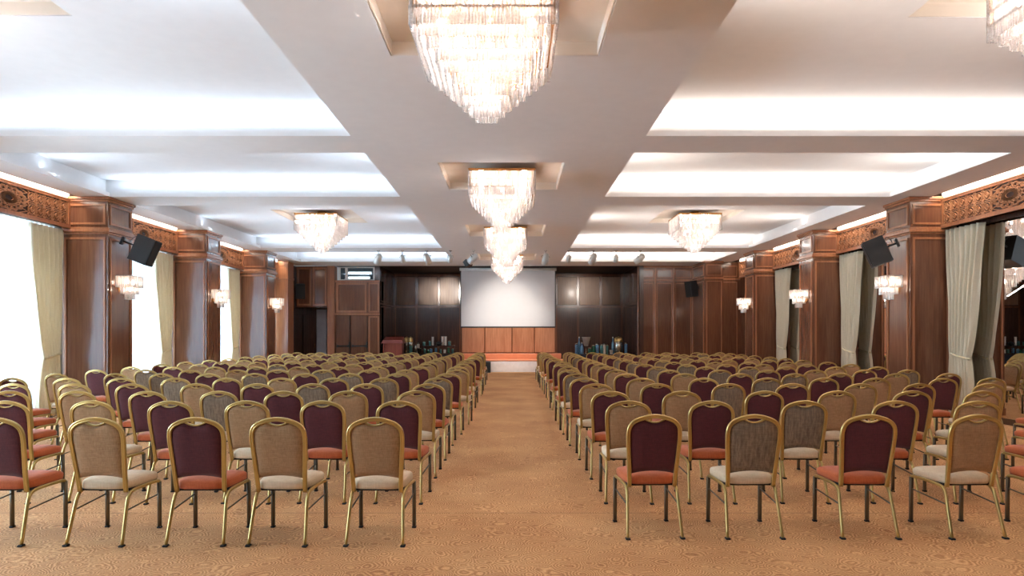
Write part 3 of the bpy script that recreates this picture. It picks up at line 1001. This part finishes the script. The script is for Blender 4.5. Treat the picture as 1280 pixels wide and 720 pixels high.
def make_chair(kind):
    t = thing('banquet_chair', CHAIRDESC[kind], 'chair', (0, 0, 0), 0, 'banquet chairs in rows')
    link('backrest', CM['backrest_' + {'M': 'maroon', 'T': 'tan', 'G': 'tweed'}[kind]], t)
    st_ = link('seat', CM['seat_' + ('orange' if kind == 'M' else 'cream')], t)
    link('seat_base', CM['under'], st_)
    bf = link('back_frame', CM['back_frame'], t)
    link('hand_grip', CM['hand_grip'], bf)
    for s in (-1, 1):
        a = link('leg', CM['rear%d' % s], t); link('foot_cap', CM['rcap%d' % s], a)
        a = link('leg', CM['front%d' % s], t); link('foot_cap', CM['fcap%d' % s], a)
        link('stretcher', CM['str%d' % s], t)
    freeze(t)
    return t
PROTO = {k: make_chair(k) for k in 'MTG'}
USED = {k: False for k in 'MTG'}

def row_d(side, r):            # depth of the rear feet of row r (1 = nearest the camera)
    d = 4.825 + 1.003 * (r - 1)
    if side == 'L' and r == 1: d = 4.66
    return d
# traced rows: backs' pixel x and fabric, from the aisle outwards
NEAR_L = {1: ([468, 346, 241, 117, -12], 'TTMTM'), 2: ([499, 403, 308, 212, 111, 5], 'MMTMTM'),
          3: ([519, 433, 353, 273, 184, 93, 8], 'TTMGMTM'), 4: ([535, 459, 390, 321, 244, 163, 90, 15], 'MMGMTMTM'),
          5: ([546, 478, 417, 351, 283, 217, 149, 83, 14], 'GGMTMGMTM'), 6: ([559, 496, 437, 380, 316, 260, 201, 145, 72], 'MMGMGMGMT'),
          7: ([571, 508, 461, 403, 345, 295, 237, 180, 121], 'TTMGMTMGM')}
NEAR_R = {1: ([818, 945, 1091, 1224, 1356], 'MGMTM'), 2: ([788, 891, 1009, 1124, 1226, 1332], 'TMGMTM'),
          3: ([764, 853, 957, 1049, 1145, 1229, 1333], 'MTMTMTM'), 4: ([747, 822, 912, 994, 1078, 1152, 1240, 1330], 'TMGMTMTM'),
          5: ([732, 803, 881.5, 961, 1032, 1097.5, 1179, 1243], 'MTMGMTMT'), 6: ([721, 784, 857, 926, 994, 1053, 1122, 1188], 'GMTMGMTM'),
          7: ([713, 772, 837, 901, 961, 1020, 1083, 1136], 'MTMGMTMG')}
COLX_L = [1.02, 1.77, 2.5, 3.23, 4.0, 4.72, 5.48, 6.24, 7.02]
COLX_R = [1.06, 1.83, 2.68, 3.53, 4.34, 5.08, 5.98, 6.80]
ROWS = 17
for side in 'LR':
    for r in range(1, ROWS + 1):
        near = (NEAR_L if side == 'L' else NEAR_R).get(r)
        d = row_d(side, r)
        if near:
            spots = [((p - 640) * (d - 0.02) / F, k) for p, k in zip(*near)]
        else:
            cols = COLX_L if side == 'L' else COLX_R
            spots = []
            for ci, x in enumerate(cols):
                jx = rng.uniform(-0.05, 0.05)
                sx = -(x + jx) if side == 'L' else x + jx
                odd = (r + ci + 1) % 2 == 0
                if side == 'L' and ci < 2: mr = r % 2 == 0
                elif side == 'L': mr = odd
                else: mr = odd
                if r == ROWS and ci == 0: mr = False
                spots.append((sx, 'M' if mr else ('G' if rng.random() < 0.22 else 'T')))
        for ci, (x, kind) in enumerate(spots):
            y = d + 0.262 + (rng.uniform(-0.03, 0.03) if r > 1 else 0)
            rz = R(rng.uniform(-2.5, 2.5))
            if side == 'L' and ci >= 7: rz += R(-3)
            lab = '%s, %s side, %s row from the camera, %s from aisle' % (
                {'M': 'maroon banquet chair', 'T': 'tan banquet chair', 'G': 'grey tweed banquet chair'}[kind],
                'window' if side == 'L' else 'mirror', ORD[r - 1], ORD[ci])
            if not USED[kind]:
                USED[kind] = True
                o = PROTO[kind]
                o.location = (x, y, 0); o.rotation_euler = (0, 0, rz); o['label'] = lab
            else:
                dup(PROTO[kind], (x, y, 0), rz, lab, None, ('foot_cap', 'seat_base') if r > 6 else ())

# ------------------------------------------------------------------ chandeliers
def prism(m, x, y, z0, z1, r_, rot):
    V = []
    for z in (z0, z1):
        for i in range(4):
            t = rot + i * PI / 2
            V.append((x + r_ * math.cos(t), y + r_ * math.sin(t), z))
    m.raw(V, [(0, 1, 5, 4), (1, 2, 6, 5), (2, 3, 7, 6), (3, 0, 4, 7), (3, 2, 1, 0)])
def rod_ring(hx, hy, z0, z1, sp=0.024, r_=0.0105, sides=(1, 1, 1, 1)):
    m = MB()
    nx = max(2, round(2 * hx / sp)); ny = max(2, round(2 * hy / sp))
    for i in range(nx):
        x = -hx + 2 * hx * (i + 0.5) / nx
        for k_, y in enumerate((-hy, hy)):
            if sides[k_]: prism(m, x, y, z0 + rng.uniform(0, 0.004), z1, r_, rng.uniform(0, 1.5))
    for i in range(ny):
        y = -hy + 2 * hy * (i + 0.5) / ny
        for k_, x in enumerate((-hx, hx)):
            if sides[2 + k_]: prism(m, x, y, z0 + rng.uniform(0, 0.004), z1, r_, rng.uniform(0, 1.5))
    return m
def square_rail(m, hx, hy, z, w=0.008, h=0.012):
    m.box(-hx - w, hx + w, -hy - w, -hy + w, z, z + h); m.box(-hx - w, hx + w, hy - w, hy + w, z, z + h)
    m.box(-hx - w, -hx + w, -hy + w, hy - w, z, z + h); m.box(hx - w, hx + w, -hy + w, hy - w, z, z + h)

def make_chandelier():
    t = thing('chandelier', 'x', 'chandelier', (0, 0, 0), 0, 'crystal chandeliers')
    HW = 0.525
    MB().box(-HW - 0.005, HW + 0.005, -HW - 0.005, HW + 0.005, -0.035, 0.0, 0.006).build('ceiling_plate', 'brass', t)
    f = MB()
    for z in (-0.05, -0.17, -0.29):
        square_rail(f, HW - 0.015, HW - 0.015, z)
    for x in (-1, 1):
        for y in (-1, 1):
            f.box(x * (HW - 0.02) - 0.008, x * (HW - 0.02) + 0.008, y * (HW - 0.02) - 0.008, y * (HW - 0.02) + 0.008, -0.3, -0.03)
    fringes = []
    for j, z in enumerate((-0.04, -0.16, -0.28)):
        fringes.append(rod_ring(HW, HW, z - 0.14, z))
    for j, z in enumerate((-0.10, -0.22)):
        fringes.append(rod_ring(HW - 0.055, HW - 0.055, z - 0.14, z, 0.03))
    N = 8
    for i in range(1, N + 1):
        hw = HW - 0.056 * i
        zb = -0.415 - 0.064 * i
        zt = zb + 0.17
        fringes.append(rod_ring(hw, hw, zb, zt))
        square_rail(f, hw - 0.012, hw - 0.012, zt - 0.03, 0.005, 0.008)
        f.box(-0.01, 0.01, -hw + 0.012, hw - 0.012, zt - 0.03, zt - 0.022)
    f.cyl((0, 0, -0.8), (0, 0, -0.03), 0.012, n=8)
    MB().lathe([(0.12, 0.115), (0.12, 0.10), (0.05, 0.07), (0.02, 0.06), (0.02, 0.0)], n=16).build('stem', 'brass', t)
    f.build('frame', 'brass', t)
    for m in fringes: m.build('crystal_fringe', 'crystal', t)
    bulb = MB().lathe([(0.008, -0.03), (0.022, -0.024), (0.032, -0.008), (0.03, 0.012), (0.016, 0.03), (0.01, 0.045)], n=10).mesh('bulb', 'bulb')
    for x, y, z in [(sx * 0.36, sy * 0.36, -0.16) for sx in (-1, 0, 1) for sy in (-1, 0, 1) if (sx or sy)] + [(sx * 0.2, sy * 0.2, -0.40) for sx in (-1, 1) for sy in (-1, 1)] + [(0, 0, -0.62), (0.0, 0.0, -0.75)]:
        o = link('bulb', bulb, t); o.location = (x, y, z)
    freeze(t)
    return t
CH = make_chandelier()
spots = [(CH_X - (0.04 if d < 6 else 0), d, ZC + 0.02, 'large crystal chandelier over the aisle, ' + w) for d, w in zip(CH_D, ('first in line from the camera', 'second in line from the camera', 'third in line from the camera', 'fourth in line, nearest the screen'))]
spots += [(x, d, ZU, 'crystal chandelier in the ' + w) for (x, d), w in zip(SIDE_CH, ('window-side coffer above the camera end', 'window-side coffer farther down the hall', 'mirror-side coffer above the camera end', 'mirror-side coffer farther down the hall'))]
for i, (x, d, z, lab) in enumerate(spots):
    if i == 0: CH.location = (x, d, z); CH['label'] = lab
    else: dup(CH, (x, d, z), 0, lab)

# ------------------------------------------------------------------ sconces on the pillars
def make_sconce():
    t = thing('wall_sconce', 'x', 'sconce', (0, 0, 0), 0, 'crystal wall sconces')
    # local +x points into the room, wall at x = 0
    m = MB(); m.box(0.0, 0.02, -0.05, 0.05, 2.36, 2.56, 0.006); m.cyl((0.01, 0, 2.46), (0.2, 0, 2.46), 0.012, n=8)
    m.cyl((0.2, 0, 2.46), (0.2, 0, 2.66), 0.01, n=8)
    f = MB()
    tiers = [(0.15, 0.21, 2.44, 2.67), (0.10, 0.15, 2.31, 2.50), (0.055, 0.085, 2.21, 2.38)]
    for hx, hy, z0, z1 in tiers:
        for z in (z1 - 0.02,):
            f2 = MB(); square_rail(f2, hx - 0.01, hy - 0.01, z, 0.006, 0.01)
            f.raw([(v[0] + 0.2, v[1], v[2]) for v in f2.v], f2.f)
        f.box(0.195, 0.205, -hy, hy, z1 - 0.02, z1 - 0.01)
    m.build('wall_bracket', 'brass', t); f.build('frame', 'brass', t)
    for hx, hy, z0, z1 in tiers:
        q = rod_ring(hx, hy, z0, z1, 0.026, 0.011)
        q.v = [(v[0] + 0.2, v[1], v[2]) for v in q.v]
        q.build('crystal_fringe', 'crystal', t)
    bulb = MB().lathe([(0.008, -0.03), (0.02, -0.02), (0.028, -0.004), (0.026, 0.012), (0.014, 0.03), (0.009, 0.04)], n=10).mesh('bulb', 'sconce_bulb')
    for y in (-0.1, 0.1):
        o = link('bulb', bulb, t); o.location = (0.2, y, 2.55)
    o = link('bulb', bulb, t); o.location = (0.2, 0, 2.40)
    freeze(t)
    return t
SC = make_sconce()
first = True
for side, xi in (('window', LP), ('mirror', RP)):
    for q, d in enumerate(PD[3:]):
        lab = 'stepped crystal wall sconce on the %s pillar in view, %s side' % (ORD[q], side)
        loc = (xi, d + 0.36, 0); rz = 0 if xi < 0 else PI
        if first:
            SC.location = loc; SC.rotation_euler = (0, 0, rz); SC['label'] = lab; first = False
        else: dup(SC, loc, rz, lab)

# ------------------------------------------------------------------ loudspeakers
def make_speaker(label, w=0.36, h=0.52, dp=0.36, arm=0.14):
    bracket = arm > 0
    t = thing('loudspeaker', label, 'speaker', (0, 0, 0), 0, 'black loudspeakers')
    # local: front grille looks towards -y, origin at the cabinet's centre
    m = MB()
    V = []
    for z in (-h / 2, h / 2):
        V += [(-w / 2, -dp / 2, z), (w / 2, -dp / 2, z), (w * 0.36, dp / 2, z), (-w * 0.36, dp / 2, z)]
    m.raw(V, [(3, 2, 1, 0), (4, 5, 6, 7), (0, 1, 5, 4), (1, 2, 6, 5), (2, 3, 7, 6), (3, 0, 4, 7)])
    m.build('cabinet', 'black', t)
    g = MB(); g.box(-w / 2 + 0.015, w / 2 - 0.015, -dp / 2 - 0.012, -dp / 2, -h / 2 + 0.015, h / 2 - 0.015, 0.006)
    g.build('grille', 'rubber', t)
    MB().cyl((w * 0.3, -dp / 2 - 0.016, -h / 2 + 0.06), (w * 0.3, -dp / 2 - 0.01, -h / 2 + 0.06), 0.014, n=10).build('badge', 'chrome', t)
    if bracket:
        b = MB(); b.cyl((0, dp / 2 - 0.02, 0.02), (0, dp / 2 + arm, 0.02), 0.018, n=8); b.box(-0.05, 0.05, dp / 2 + arm - 0.04, dp / 2 + arm, -0.06, 0.10, 0.006)
        b.sweep(catmull([(0.02, dp / 2, 0.1), (0.03, dp / 2 + 0.05, 0.2), (0.02, dp / 2 + 0.1, 0.15), (0, dp / 2 + 0.12, 0.05)], 4), roundprof(0.005, 0.005, 6), (1, 0, 0))
        b.build('wall_bracket', 'black', t)
    return t
def orient(o, loc, yaw, pitch):
    o.location = loc
    o.rotation_euler = (Matrix.Rotation(R(yaw), 4, 'Z') @ Matrix.Rotation(R(pitch), 4, 'X')).to_euler()
s1 = make_speaker('black loudspeaker tilted on its bracket on the first pillar, window side', arm=0.27)
orient(s1, (LP + 0.485, 12.46, 3.17), 100, 22)
s2 = make_speaker('black loudspeaker tilted on its bracket on the first pillar, mirror side', arm=0.21)
orient(s2, (RP - 0.42, 12.46, 3.14), -114, 22)
s3 = make_speaker('black loudspeaker on the panels by the recess, window side end wall', 0.34, 0.56, 0.3)
orient(s3, (px(374, 24.1), 24.22, 3.15), 20, 8)
s4 = make_speaker('black loudspeaker on the end pillar of the mirror side', 0.42, 0.58, 0.3)
orient(s4, (6.56, 23.35, 3.18), -75, 8)

# ------------------------------------------------------------------ stage spotlights under the beam
def make_spot(label, x, yaw, pitch, big, dark=False):
    d = 19.92
    t = thing('stage_spotlight', label, 'spotlight', (x, d, ZC), 0, 'spotlights hung from the ceiling beam')
    m = MB(); m.cyl((0, 0, -0.02), (0, 0, 0.0), 0.05, n=12); m.cyl((0, 0, -0.14), (0, 0, -0.02), 0.012, n=8)
    m.build('stem', 'chrome', t)
    s = 1.0 if big else 0.68
    rot = Matrix.Translation((0, 0, -0.24)) @ Matrix.Rotation(R(yaw), 4, 'Z') @ Matrix.Rotation(R(pitch), 4, 'X')
    def put(mm, nm, mat):
        mm.v = [tuple(rot @ Vector(v)) for v in mm.v]
        return mm.build(nm, mat, t)
    b = MB()
    def lat_y(prof, n=16):
        V = []
        for r_, y in prof:
            for i in range(n):
                a = 2 * PI * i / n
                V.append((r_ * s * math.cos(a), y * s, r_ * s * math.sin(a)))
        Fc = [(k_ * n + (i + 1) % n, k_ * n + i, k_ * n + n + i, k_ * n + n + (i + 1) % n) for k_ in range(len(prof) - 1) for i in range(n)]
        return V, Fc
    V, Fc = lat_y([(0.0, -0.16), (0.05, -0.155), (0.085, -0.12), (0.09, -0.02), (0.105, 0.0), (0.105, 0.20), (0.098, 0.20), (0.09, 0.05), (0.0, 0.04)])
    b.raw(V, Fc, True)
    put(b, 'lamp_body', 'silver' if not dark else 'white_paint')
    l_ = MB(); V, Fc = lat_y([(0.0, 0.06), (0.088, 0.06), (0.088, 0.07), (0.0, 0.07)]); l_.raw(V, Fc, True)
    put(l_, 'lens', 'spot_lens')
    y_ = MB()
    y_.sweep([(-0.125 * s, -0.03, 0), (-0.125 * s, -0.03, 0.09), (0, -0.03, 0.12 * s + 0.02), (0.125 * s, -0.03, 0.09), (0.125 * s, -0.03, 0)], roundprof(0.006, 0.012, 6), (0, 1, 0), smooth=False)
    put(y_, 'yoke', 'chrome' if not dark else 'black')
    if dark:
        k_ = MB()
        for a in range(4):
            r2 = Matrix.Rotation(a * PI / 2, 4, 'Y')
            k_.box(-0.10, 0.10, 0.20, 0.34, 0.10, 0.11, mat=r2 @ Matrix.Rotation(0, 4, 'X'))
        put(k_, 'barn_doors', 'black')
    return t
SPX = [473, 503, 533.5, 563, 592, 682, 711, 741.5, 770, 800.5]
SPW = ['first from the window side', 'second from the window side', 'third from the window side', 'fourth from the window side', None,
       'fifth from the mirror side', 'fourth from the mirror side', 'third from the mirror side', 'second from the mirror side', 'first from the mirror side']
SPA = [(-35, -40), (10, -50), (30, -55), (-10, -50), (-60, -35), (-15, -60), (-20, -45), (-30, -55), (-10, -75), (-45, -35)]
for i, (x, w_, (yw, pt_)) in enumerate(zip(SPX, SPW, SPA)):
    if w_ is None: lab = 'spotlight with black barn doors hung from the beam before the screen'
    else: lab = ('large' if i % 2 == 0 or i == 5 else 'small') + ' silver spotlight hung from the ceiling beam, ' + w_
    big = i in (0, 2, 4, 5, 7, 9)
    make_spot(lab, px(x, 19.92), -yw if i else 35, pt_, big, w_ is None)
# the lit spots' beams towards the stage
def spot_lamp(loc, target, power, col, ang):
    d = bpy.data.lights.new('spot_beam', 'SPOT'); d.energy = power; d.color = col; d.spot_size = R(ang); d.spot_blend = 1.0; d.shadow_soft_size = 0.08
    o = bpy.data.objects.new('spot_beam', d); COL.objects.link(o); o.location = loc
    o.rotation_euler = (Vector(target) - Vector(loc)).to_track_quat('-Z', 'Y').to_euler()
for x, tgt, pw, an in ((533.5, (-2.75, 27.6, 3.35), 900, 12), (503, (-3.5, 27.6, 3.3), 400, 12), (741.5, (3.2, 27.6, 3.3), 330, 17), (770, (2.4, 27.6, 3.3), 150, 18),
                       (592, (-0.3, 25.0, 2.3), 260, 44), (682, (0.0, 25.0, 2.3), 260, 44)):
    spot_lamp((px(x, 19.92), 20.3, 3.75), tgt, pw, (1, 0.9, 0.8), an)
# downlights in the alcove's ceiling that wash the stage behind the screen
for x in (-1.3, 0.0, 1.2):
    spot_lamp((x, 26.5, ZC - 0.03), (x, 27.1, 0.5), 150, (1, 0.90, 0.78), 75)
    t = thing('downlight', 'round recessed downlight in the dark alcove ceiling behind the screen, ' + {-1.3: 'nearest the lectern', 0.0: 'middle one', 1.2: 'nearest the wing wall'}[x], 'lamp', (x, 26.5, ZC + 0.01), 0, 'downlights over the stage')
    MB().lathe([(0.09, 0), (0.10, -0.012), (0.075, -0.014), (0.07, -0.002)], n=18).build('rim', 'chrome', t)
    MB().lathe([(0.001, -0.003), (0.068, -0.003), (0.068, -0.006), (0.001, -0.006)], n=18).build('lens', 'spot_lens', t)

# ------------------------------------------------------------------ lectern, floor monitor, refreshment tables
dl = 24.3
t = thing('lectern', 'reddish brown wooden lectern standing in front of the dark alcove', 'lectern', (px(492, dl), dl, 0))
w = 0.36
m = MB(); m.box(-w, -w + 0.05, -0.22, 0.22, 0, 1.22, 0.008); m.box(w - 0.05, w, -0.22, 0.22, 0, 1.22, 0.008); m.box(-w + 0.05, w - 0.05, -0.14, -0.10, 0.06, 1.2)
m.build('body', 'lectern_wood', t)
MB().box(-w - 0.03, w + 0.03, -0.27, 0.25, 0, 0.06, 0.01).build('plinth', 'lectern_wood', t)
m = MB()
V = [(-w - 0.06, -0.30, 1.18), (w + 0.06, -0.30, 1.18), (w + 0.06, 0.28, 1.18), (-w - 0.06, 0.28, 1.18), (-w, -0.24, 1.30), (w, -0.24, 1.30), (w - 0.02, 0.24, 1.43), (-w + 0.02, 0.24, 1.43)]
m.raw(V, [(3, 2, 1, 0), (4, 5, 6, 7), (0, 1, 5, 4), (1, 2, 6, 5), (2, 3, 7, 6), (3, 0, 4, 7)])
m.build('slanted_top', 'lectern_wood', t)

t = thing('floor_monitor', 'small black stage monitor box standing at the foot of the stage', 'speaker', (px(608, 25.5), 25.5, 0))
m = MB(); V = [(-0.17, -0.18, 0), (0.17, -0.18, 0), (0.17, 0.18, 0), (-0.17, 0.18, 0), (-0.17, -0.10, 0.43), (0.17, -0.10, 0.43), (0.17, 0.18, 0.43), (-0.17, 0.18, 0.43)]
m.raw(V, [(3, 2, 1, 0), (4, 5, 6, 7), (0, 1, 5, 4), (1, 2, 6, 5), (2, 3, 7, 6), (3, 0, 4, 7)]); m.build('cabinet', 'black', t)
m = MB(); m.raw([(-0.15, -0.192, 0.03), (0.15, -0.192, 0.03), (0.15, -0.118, 0.40), (-0.15, -0.118, 0.40)], [(0, 1, 2, 3)])
m.raw([(-0.15, -0.172, 0.03), (0.15, -0.172, 0.03), (0.15, -0.098, 0.40), (-0.15, -0.098, 0.40)], [(3, 2, 1, 0)]); m.build('grille', 'rubber', t)

DT = 25.4
def table(label, x0, x1):
    t = thing('refreshment_table', label, 'table', ((x0 + x1) / 2, DT, 0), 0, 'refreshment tables by the stage')
    h = (x1 - x0) / 2
    MB().box(-h, h, -0.35, 0.35, 0.71, 0.74, 0.008).build('tabletop', 'wood_dark', t)
    def fn(u, v):
        a = 2 * PI * u
        cx = math.copysign(min(1, abs(math.cos(a)) * 1.42), math.cos(a)); cy = math.copysign(min(1, abs(math.sin(a)) * 1.42), math.sin(a))
        e = 0.012 + 0.018 * (1 - v) * (0.5 + 0.5 * math.sin(u * 2 * PI * 40))
        return (cx * (h + e), cy * (0.35 + e), 0.02 + v * 0.71)
    MB().grid(fn, 240, 6, wrap_u=True).build('table_skirt', 'cloth_dark', t)
    for sx in (-1, 1):
        for sy in (-1, 1):
            MB().cyl((sx * (h - 0.08), sy * 0.27, 0), (sx * (h - 0.08), sy * 0.27, 0.71), 0.018, n=8).build('leg', 'black', t)
table('dark skirted refreshment table between the lectern and the stage', px(506, DT), px(571, DT))
table('dark skirted refreshment table at the mirror side of the stage', px(714, DT), px(785, DT))
ZT = 0.741
def urn(x, h, r_, lab, mat='steel', yo=0.0):
    t = thing('coffee_urn', lab, 'urn', (px(x, DT), DT + yo, ZT), 0, 'coffee urns on the refreshment tables')
    MB().lathe([(r_ * 0.9, 0), (r_ * 0.9, 0.04), (r_, 0.06), (r_, h * 0.66), (r_ * 0.96, h * 0.68)], n=20).build('body', mat, t)
    MB().lathe([(r_ * 1.04, h * 0.68), (r_ * 1.04, h * 0.72), (r_ * 0.98, h * 0.9), (r_ * 0.5, h * 0.96), (0.015, h * 0.965), (0.02, h)], n=20).build('lid', 'gilt', t)
    m = MB(); m.cyl((0, -r_, 0.1), (0, -r_ - 0.06, 0.1), 0.014, n=8); m.cyl((0, -r_ - 0.05, 0.06), (0, -r_ - 0.05, 0.13), 0.012, n=8); m.build('tap', 'gilt', t)
def bottle(x, h, r_, mat, lab, yo=0.0, grp='bottles on the refreshment tables'):
    t = thing('bottle', lab, 'bottle', (px(x, DT), DT + yo, ZT), 0, grp)
    MB().lathe([(r_ * 0.9, 0), (r_, 0.02), (r_, h * 0.58), (r_ * 0.75, h * 0.68), (r_ * 0.34, h * 0.76), (r_ * 0.32, h * 0.93)], n=14).build('body', mat, t)
    MB().lathe([(r_ * 0.38, h * 0.92), (r_ * 0.38, h), (r_ * 0.3, h * 1.005)], n=12).build('cap', 'ceramic', t)
def jar(x, h, r_, mat, lab, yo=0.0, z=ZT, name='glass_jar', cat='jar'):
    t = thing(name, lab, cat, (px(x, DT), DT + yo, z), 0, 'jars on the refreshment tables')
    MB().lathe([(r_ * 0.85, 0), (r_, 0.015), (r_, h * 0.8), (r_ * 0.9, h * 0.86)], n=14).build('body', mat, t)
    MB().lathe([(r_ * 0.95, h * 0.86), (r_ * 0.95, h * 0.96), (r_ * 0.3, h)], n=14).build('lid', 'steel', t)
def stack(x, n, r_, lab, yo=0.0, z=ZT, hh=0.055):
    for q in range(n):
        o = MB().lathe([(r_ * 0.6, 0), (r_ * 0.8, 0.01), (r_, hh * 0.95), (r_ * 0.93, hh * 0.95), (r_ * 0.7, 0.012)], n=14).build('cup', 'ceramic')
        o.location = (px(x, DT), DT + yo, z + q * hh * 0.92)
        tag(o, lab % (ORD[q] + ' up'), 'cup', 'stacked white cups')
def bucket(x, h, r0, r1, mat, lab, yo=0.0, z=ZT):
    t = thing('ice_bucket', lab, 'bucket', (px(x, DT), DT + yo, z), 0, 'buckets on the refreshment tables')
    MB().lathe([(r0, 0), (r1, h), (r1 * 1.06, h), (r1 * 1.06, h + 0.015), (r1 * 0.92, h + 0.015), (r0 * 0.9, 0.02)], n=18).build('body', mat, t)
    for s in (-1, 1):
        MB().sweep(catmull([(s * r1, 0, h * 0.85), (s * (r1 + 0.035), 0, h * 0.8), (s * (r0 + 0.03), 0, h * 0.6), (s * (r0 + (r1 - r0) * 0.6), 0, h * 0.58)], 3), roundprof(0.006, 0.006, 6), (0, 1, 0)).build('handle', 'steel', t)
# window-side table
urn(508, 0.69, 0.10, 'gilt lidded coffee urn beside the lectern', 'steel', 0.1)
urn(513.5, 0.69, 0.09, 'gilt lidded coffee urn, second from the lectern', 'steel', -0.02)
jar(514.8, 0.40, 0.07, 'teal_glass', 'tall teal glass jar in front of the gilt coffee urns', -0.27)
jar(519, 0.36, 0.06, 'steel', 'grey lidded canister behind the steel bucket by the urns', 0.05)
bucket(524.5, 0.22, 0.07, 0.09, 'steel', 'steel ice bucket between the urns and the wire rack', -0.12)
jar(522, 0.46, 0.055, 'ceramic', 'slim white canister right behind the steel ice bucket', 0.16)
# wire rack of glassware
t = thing('wire_rack', 'black wire two-tier rack of glassware on the window side refreshment table', 'rack', (px(549, DT), DT, ZT))
for z in (0.02, 0.32):
    m = MB(); m.box(-0.62, 0.62, -0.17, 0.17, z, z + 0.012, 0.004); m.build('shelf', 'black', t)
for sx in (-0.6, 0, 0.6):
    for sy in (-0.155, 0.155):
        MB().cyl((sx, sy, 0), (sx, sy, 0.36), 0.008, n=6).build('post', 'black', t)
zr = ZT + 0.033
for q, (x, mat, h, nm) in enumerate([(531, 'teal_glass', 0.2, 'teal'), (535.5, 'green_glass', 0.16, 'green'), (539, 'blue_glass', 0.2, 'blue'), (545, 'blue_glass', 0.24, 'blue'), (551, 'teal_glass', 0.18, 'teal'), (556, 'ceramic', 0.17, 'white'), (561, 'green_glass', 0.25, 'green'), (566, 'teal_glass', 0.2, 'teal')]):
    jar(x, h, 0.05, mat, nm + ' glass jar on the lower tier of the wire rack, %s from the lectern' % ORD[q], -0.03, zr)
zr = ZT + 0.333
jar(530, 0.17, 0.06, 'teal_glass', 'teal glass jar on the top tier of the wire rack, end near the lectern', 0, zr)
jar(537.5, 0.2, 0.05, 'teal_glass', 'teal glass jar on the top tier beside the first stack of cups', 0, zr)
stack(541, 5, 0.045, 'white cup in the slim stack on the wire rack, %s', 0, zr, 0.075)
t = thing('teapot', 'black teapot on the top tier of the wire rack', 'teapot', (px(548.5, DT), DT - 0.06, zr))
MB().lathe([(0.06, 0), (0.10, 0.04), (0.105, 0.09), (0.07, 0.14), (0.03, 0.15)], n=16).build('body', 'black', t)
MB().lathe([(0.035, 0.15), (0.03, 0.165), (0.012, 0.17), (0.014, 0.185)], n=10).build('lid', 'black', t)
MB().cyl((0.09, 0, 0.06), (0.16, 0, 0.13), 0.02, 0.01, n=8).build('spout', 'black', t)
MB().sweep(catmull([(-0.09, 0, 0.12), (-0.15, 0, 0.12), (-0.15, 0, 0.05), (-0.10, 0, 0.04)], 4), roundprof(0.008, 0.008, 6), (0, 1, 0)).build('handle', 'black', t)
stack(553, 6, 0.055, 'white cup in the stack beside the black teapot, %s', 0.08, zr, 0.065)
stack(557, 6, 0.055, 'white cup in the wide stack beyond the black teapot, %s', 0.0, zr, 0.065)
jar(562, 0.2, 0.06, 'teal_glass', 'teal glass jar on the top tier of the wire rack, end near the stage', 0, zr)
# mirror-side table
bottle(724, 0.68, 0.055, 'blue_glass', 'tall pale blue bottle at the stage end of the table', 0.05)
bottle(727, 0.46, 0.07, 'blue_glass', 'stout blue bottle beside the tall pale one', -0.12)
jar(720.5, 0.44, 0.06, 'blue_glass', 'blue glass jar at the very end of the table near the stage', -0.05)
t = thing('stand', 'slim stand under the cream flared wine cooler', 'stand', (px(733, DT), DT + 0.1, ZT))
MB().lathe([(0.1, 0), (0.1, 0.02), (0.02, 0.05), (0.018, 0.28), (0.06, 0.30), (0.06, 0.315)], n=14).build('pedestal', 'steel', t)
bucket(733, 0.34, 0.08, 0.17, 'ceramic', 'cream flared wine cooler raised on a stand', 0.1, ZT + 0.316)
jar(737, 0.26, 0.09, 'green_glass', 'wide green glass jar before the cream wine cooler', -0.14)
jar(742.5, 0.36, 0.08, 'green_glass', 'green glass jar beside the blue carafe jar', 0.12)
jar(746.5, 0.42, 0.07, 'blue_glass', 'blue carafe jar in the middle of the mirror side table', -0.02)
jar(751.5, 0.40, 0.06, 'teal_glass', 'teal glass jar just beyond the blue carafe jar', -0.12)
jar(755.5, 0.42, 0.06, 'ceramic', 'white canister between the teal jars', 0.06)
jar(759.5, 0.38, 0.055, 'teal_glass', 'teal glass jar behind the small white tumbler bucket', 0.16)
bucket(763, 0.15, 0.05, 0.065, 'ceramic', 'small white tumbler bucket before the tall steel urn', -0.2)
bottle(766.5, 0.68, 0.05, 'blue_glass', 'slim blue bottle close beside the tall steel urn', 0.1)
urn(773.5, 0.70, 0.17, 'broad tall steel coffee urn with pale lid', 'steel', 0.06)
jar(782.5, 0.46, 0.06, 'blue_glass', 'blue glass jar at the far end beyond the steel urn', 0.02)
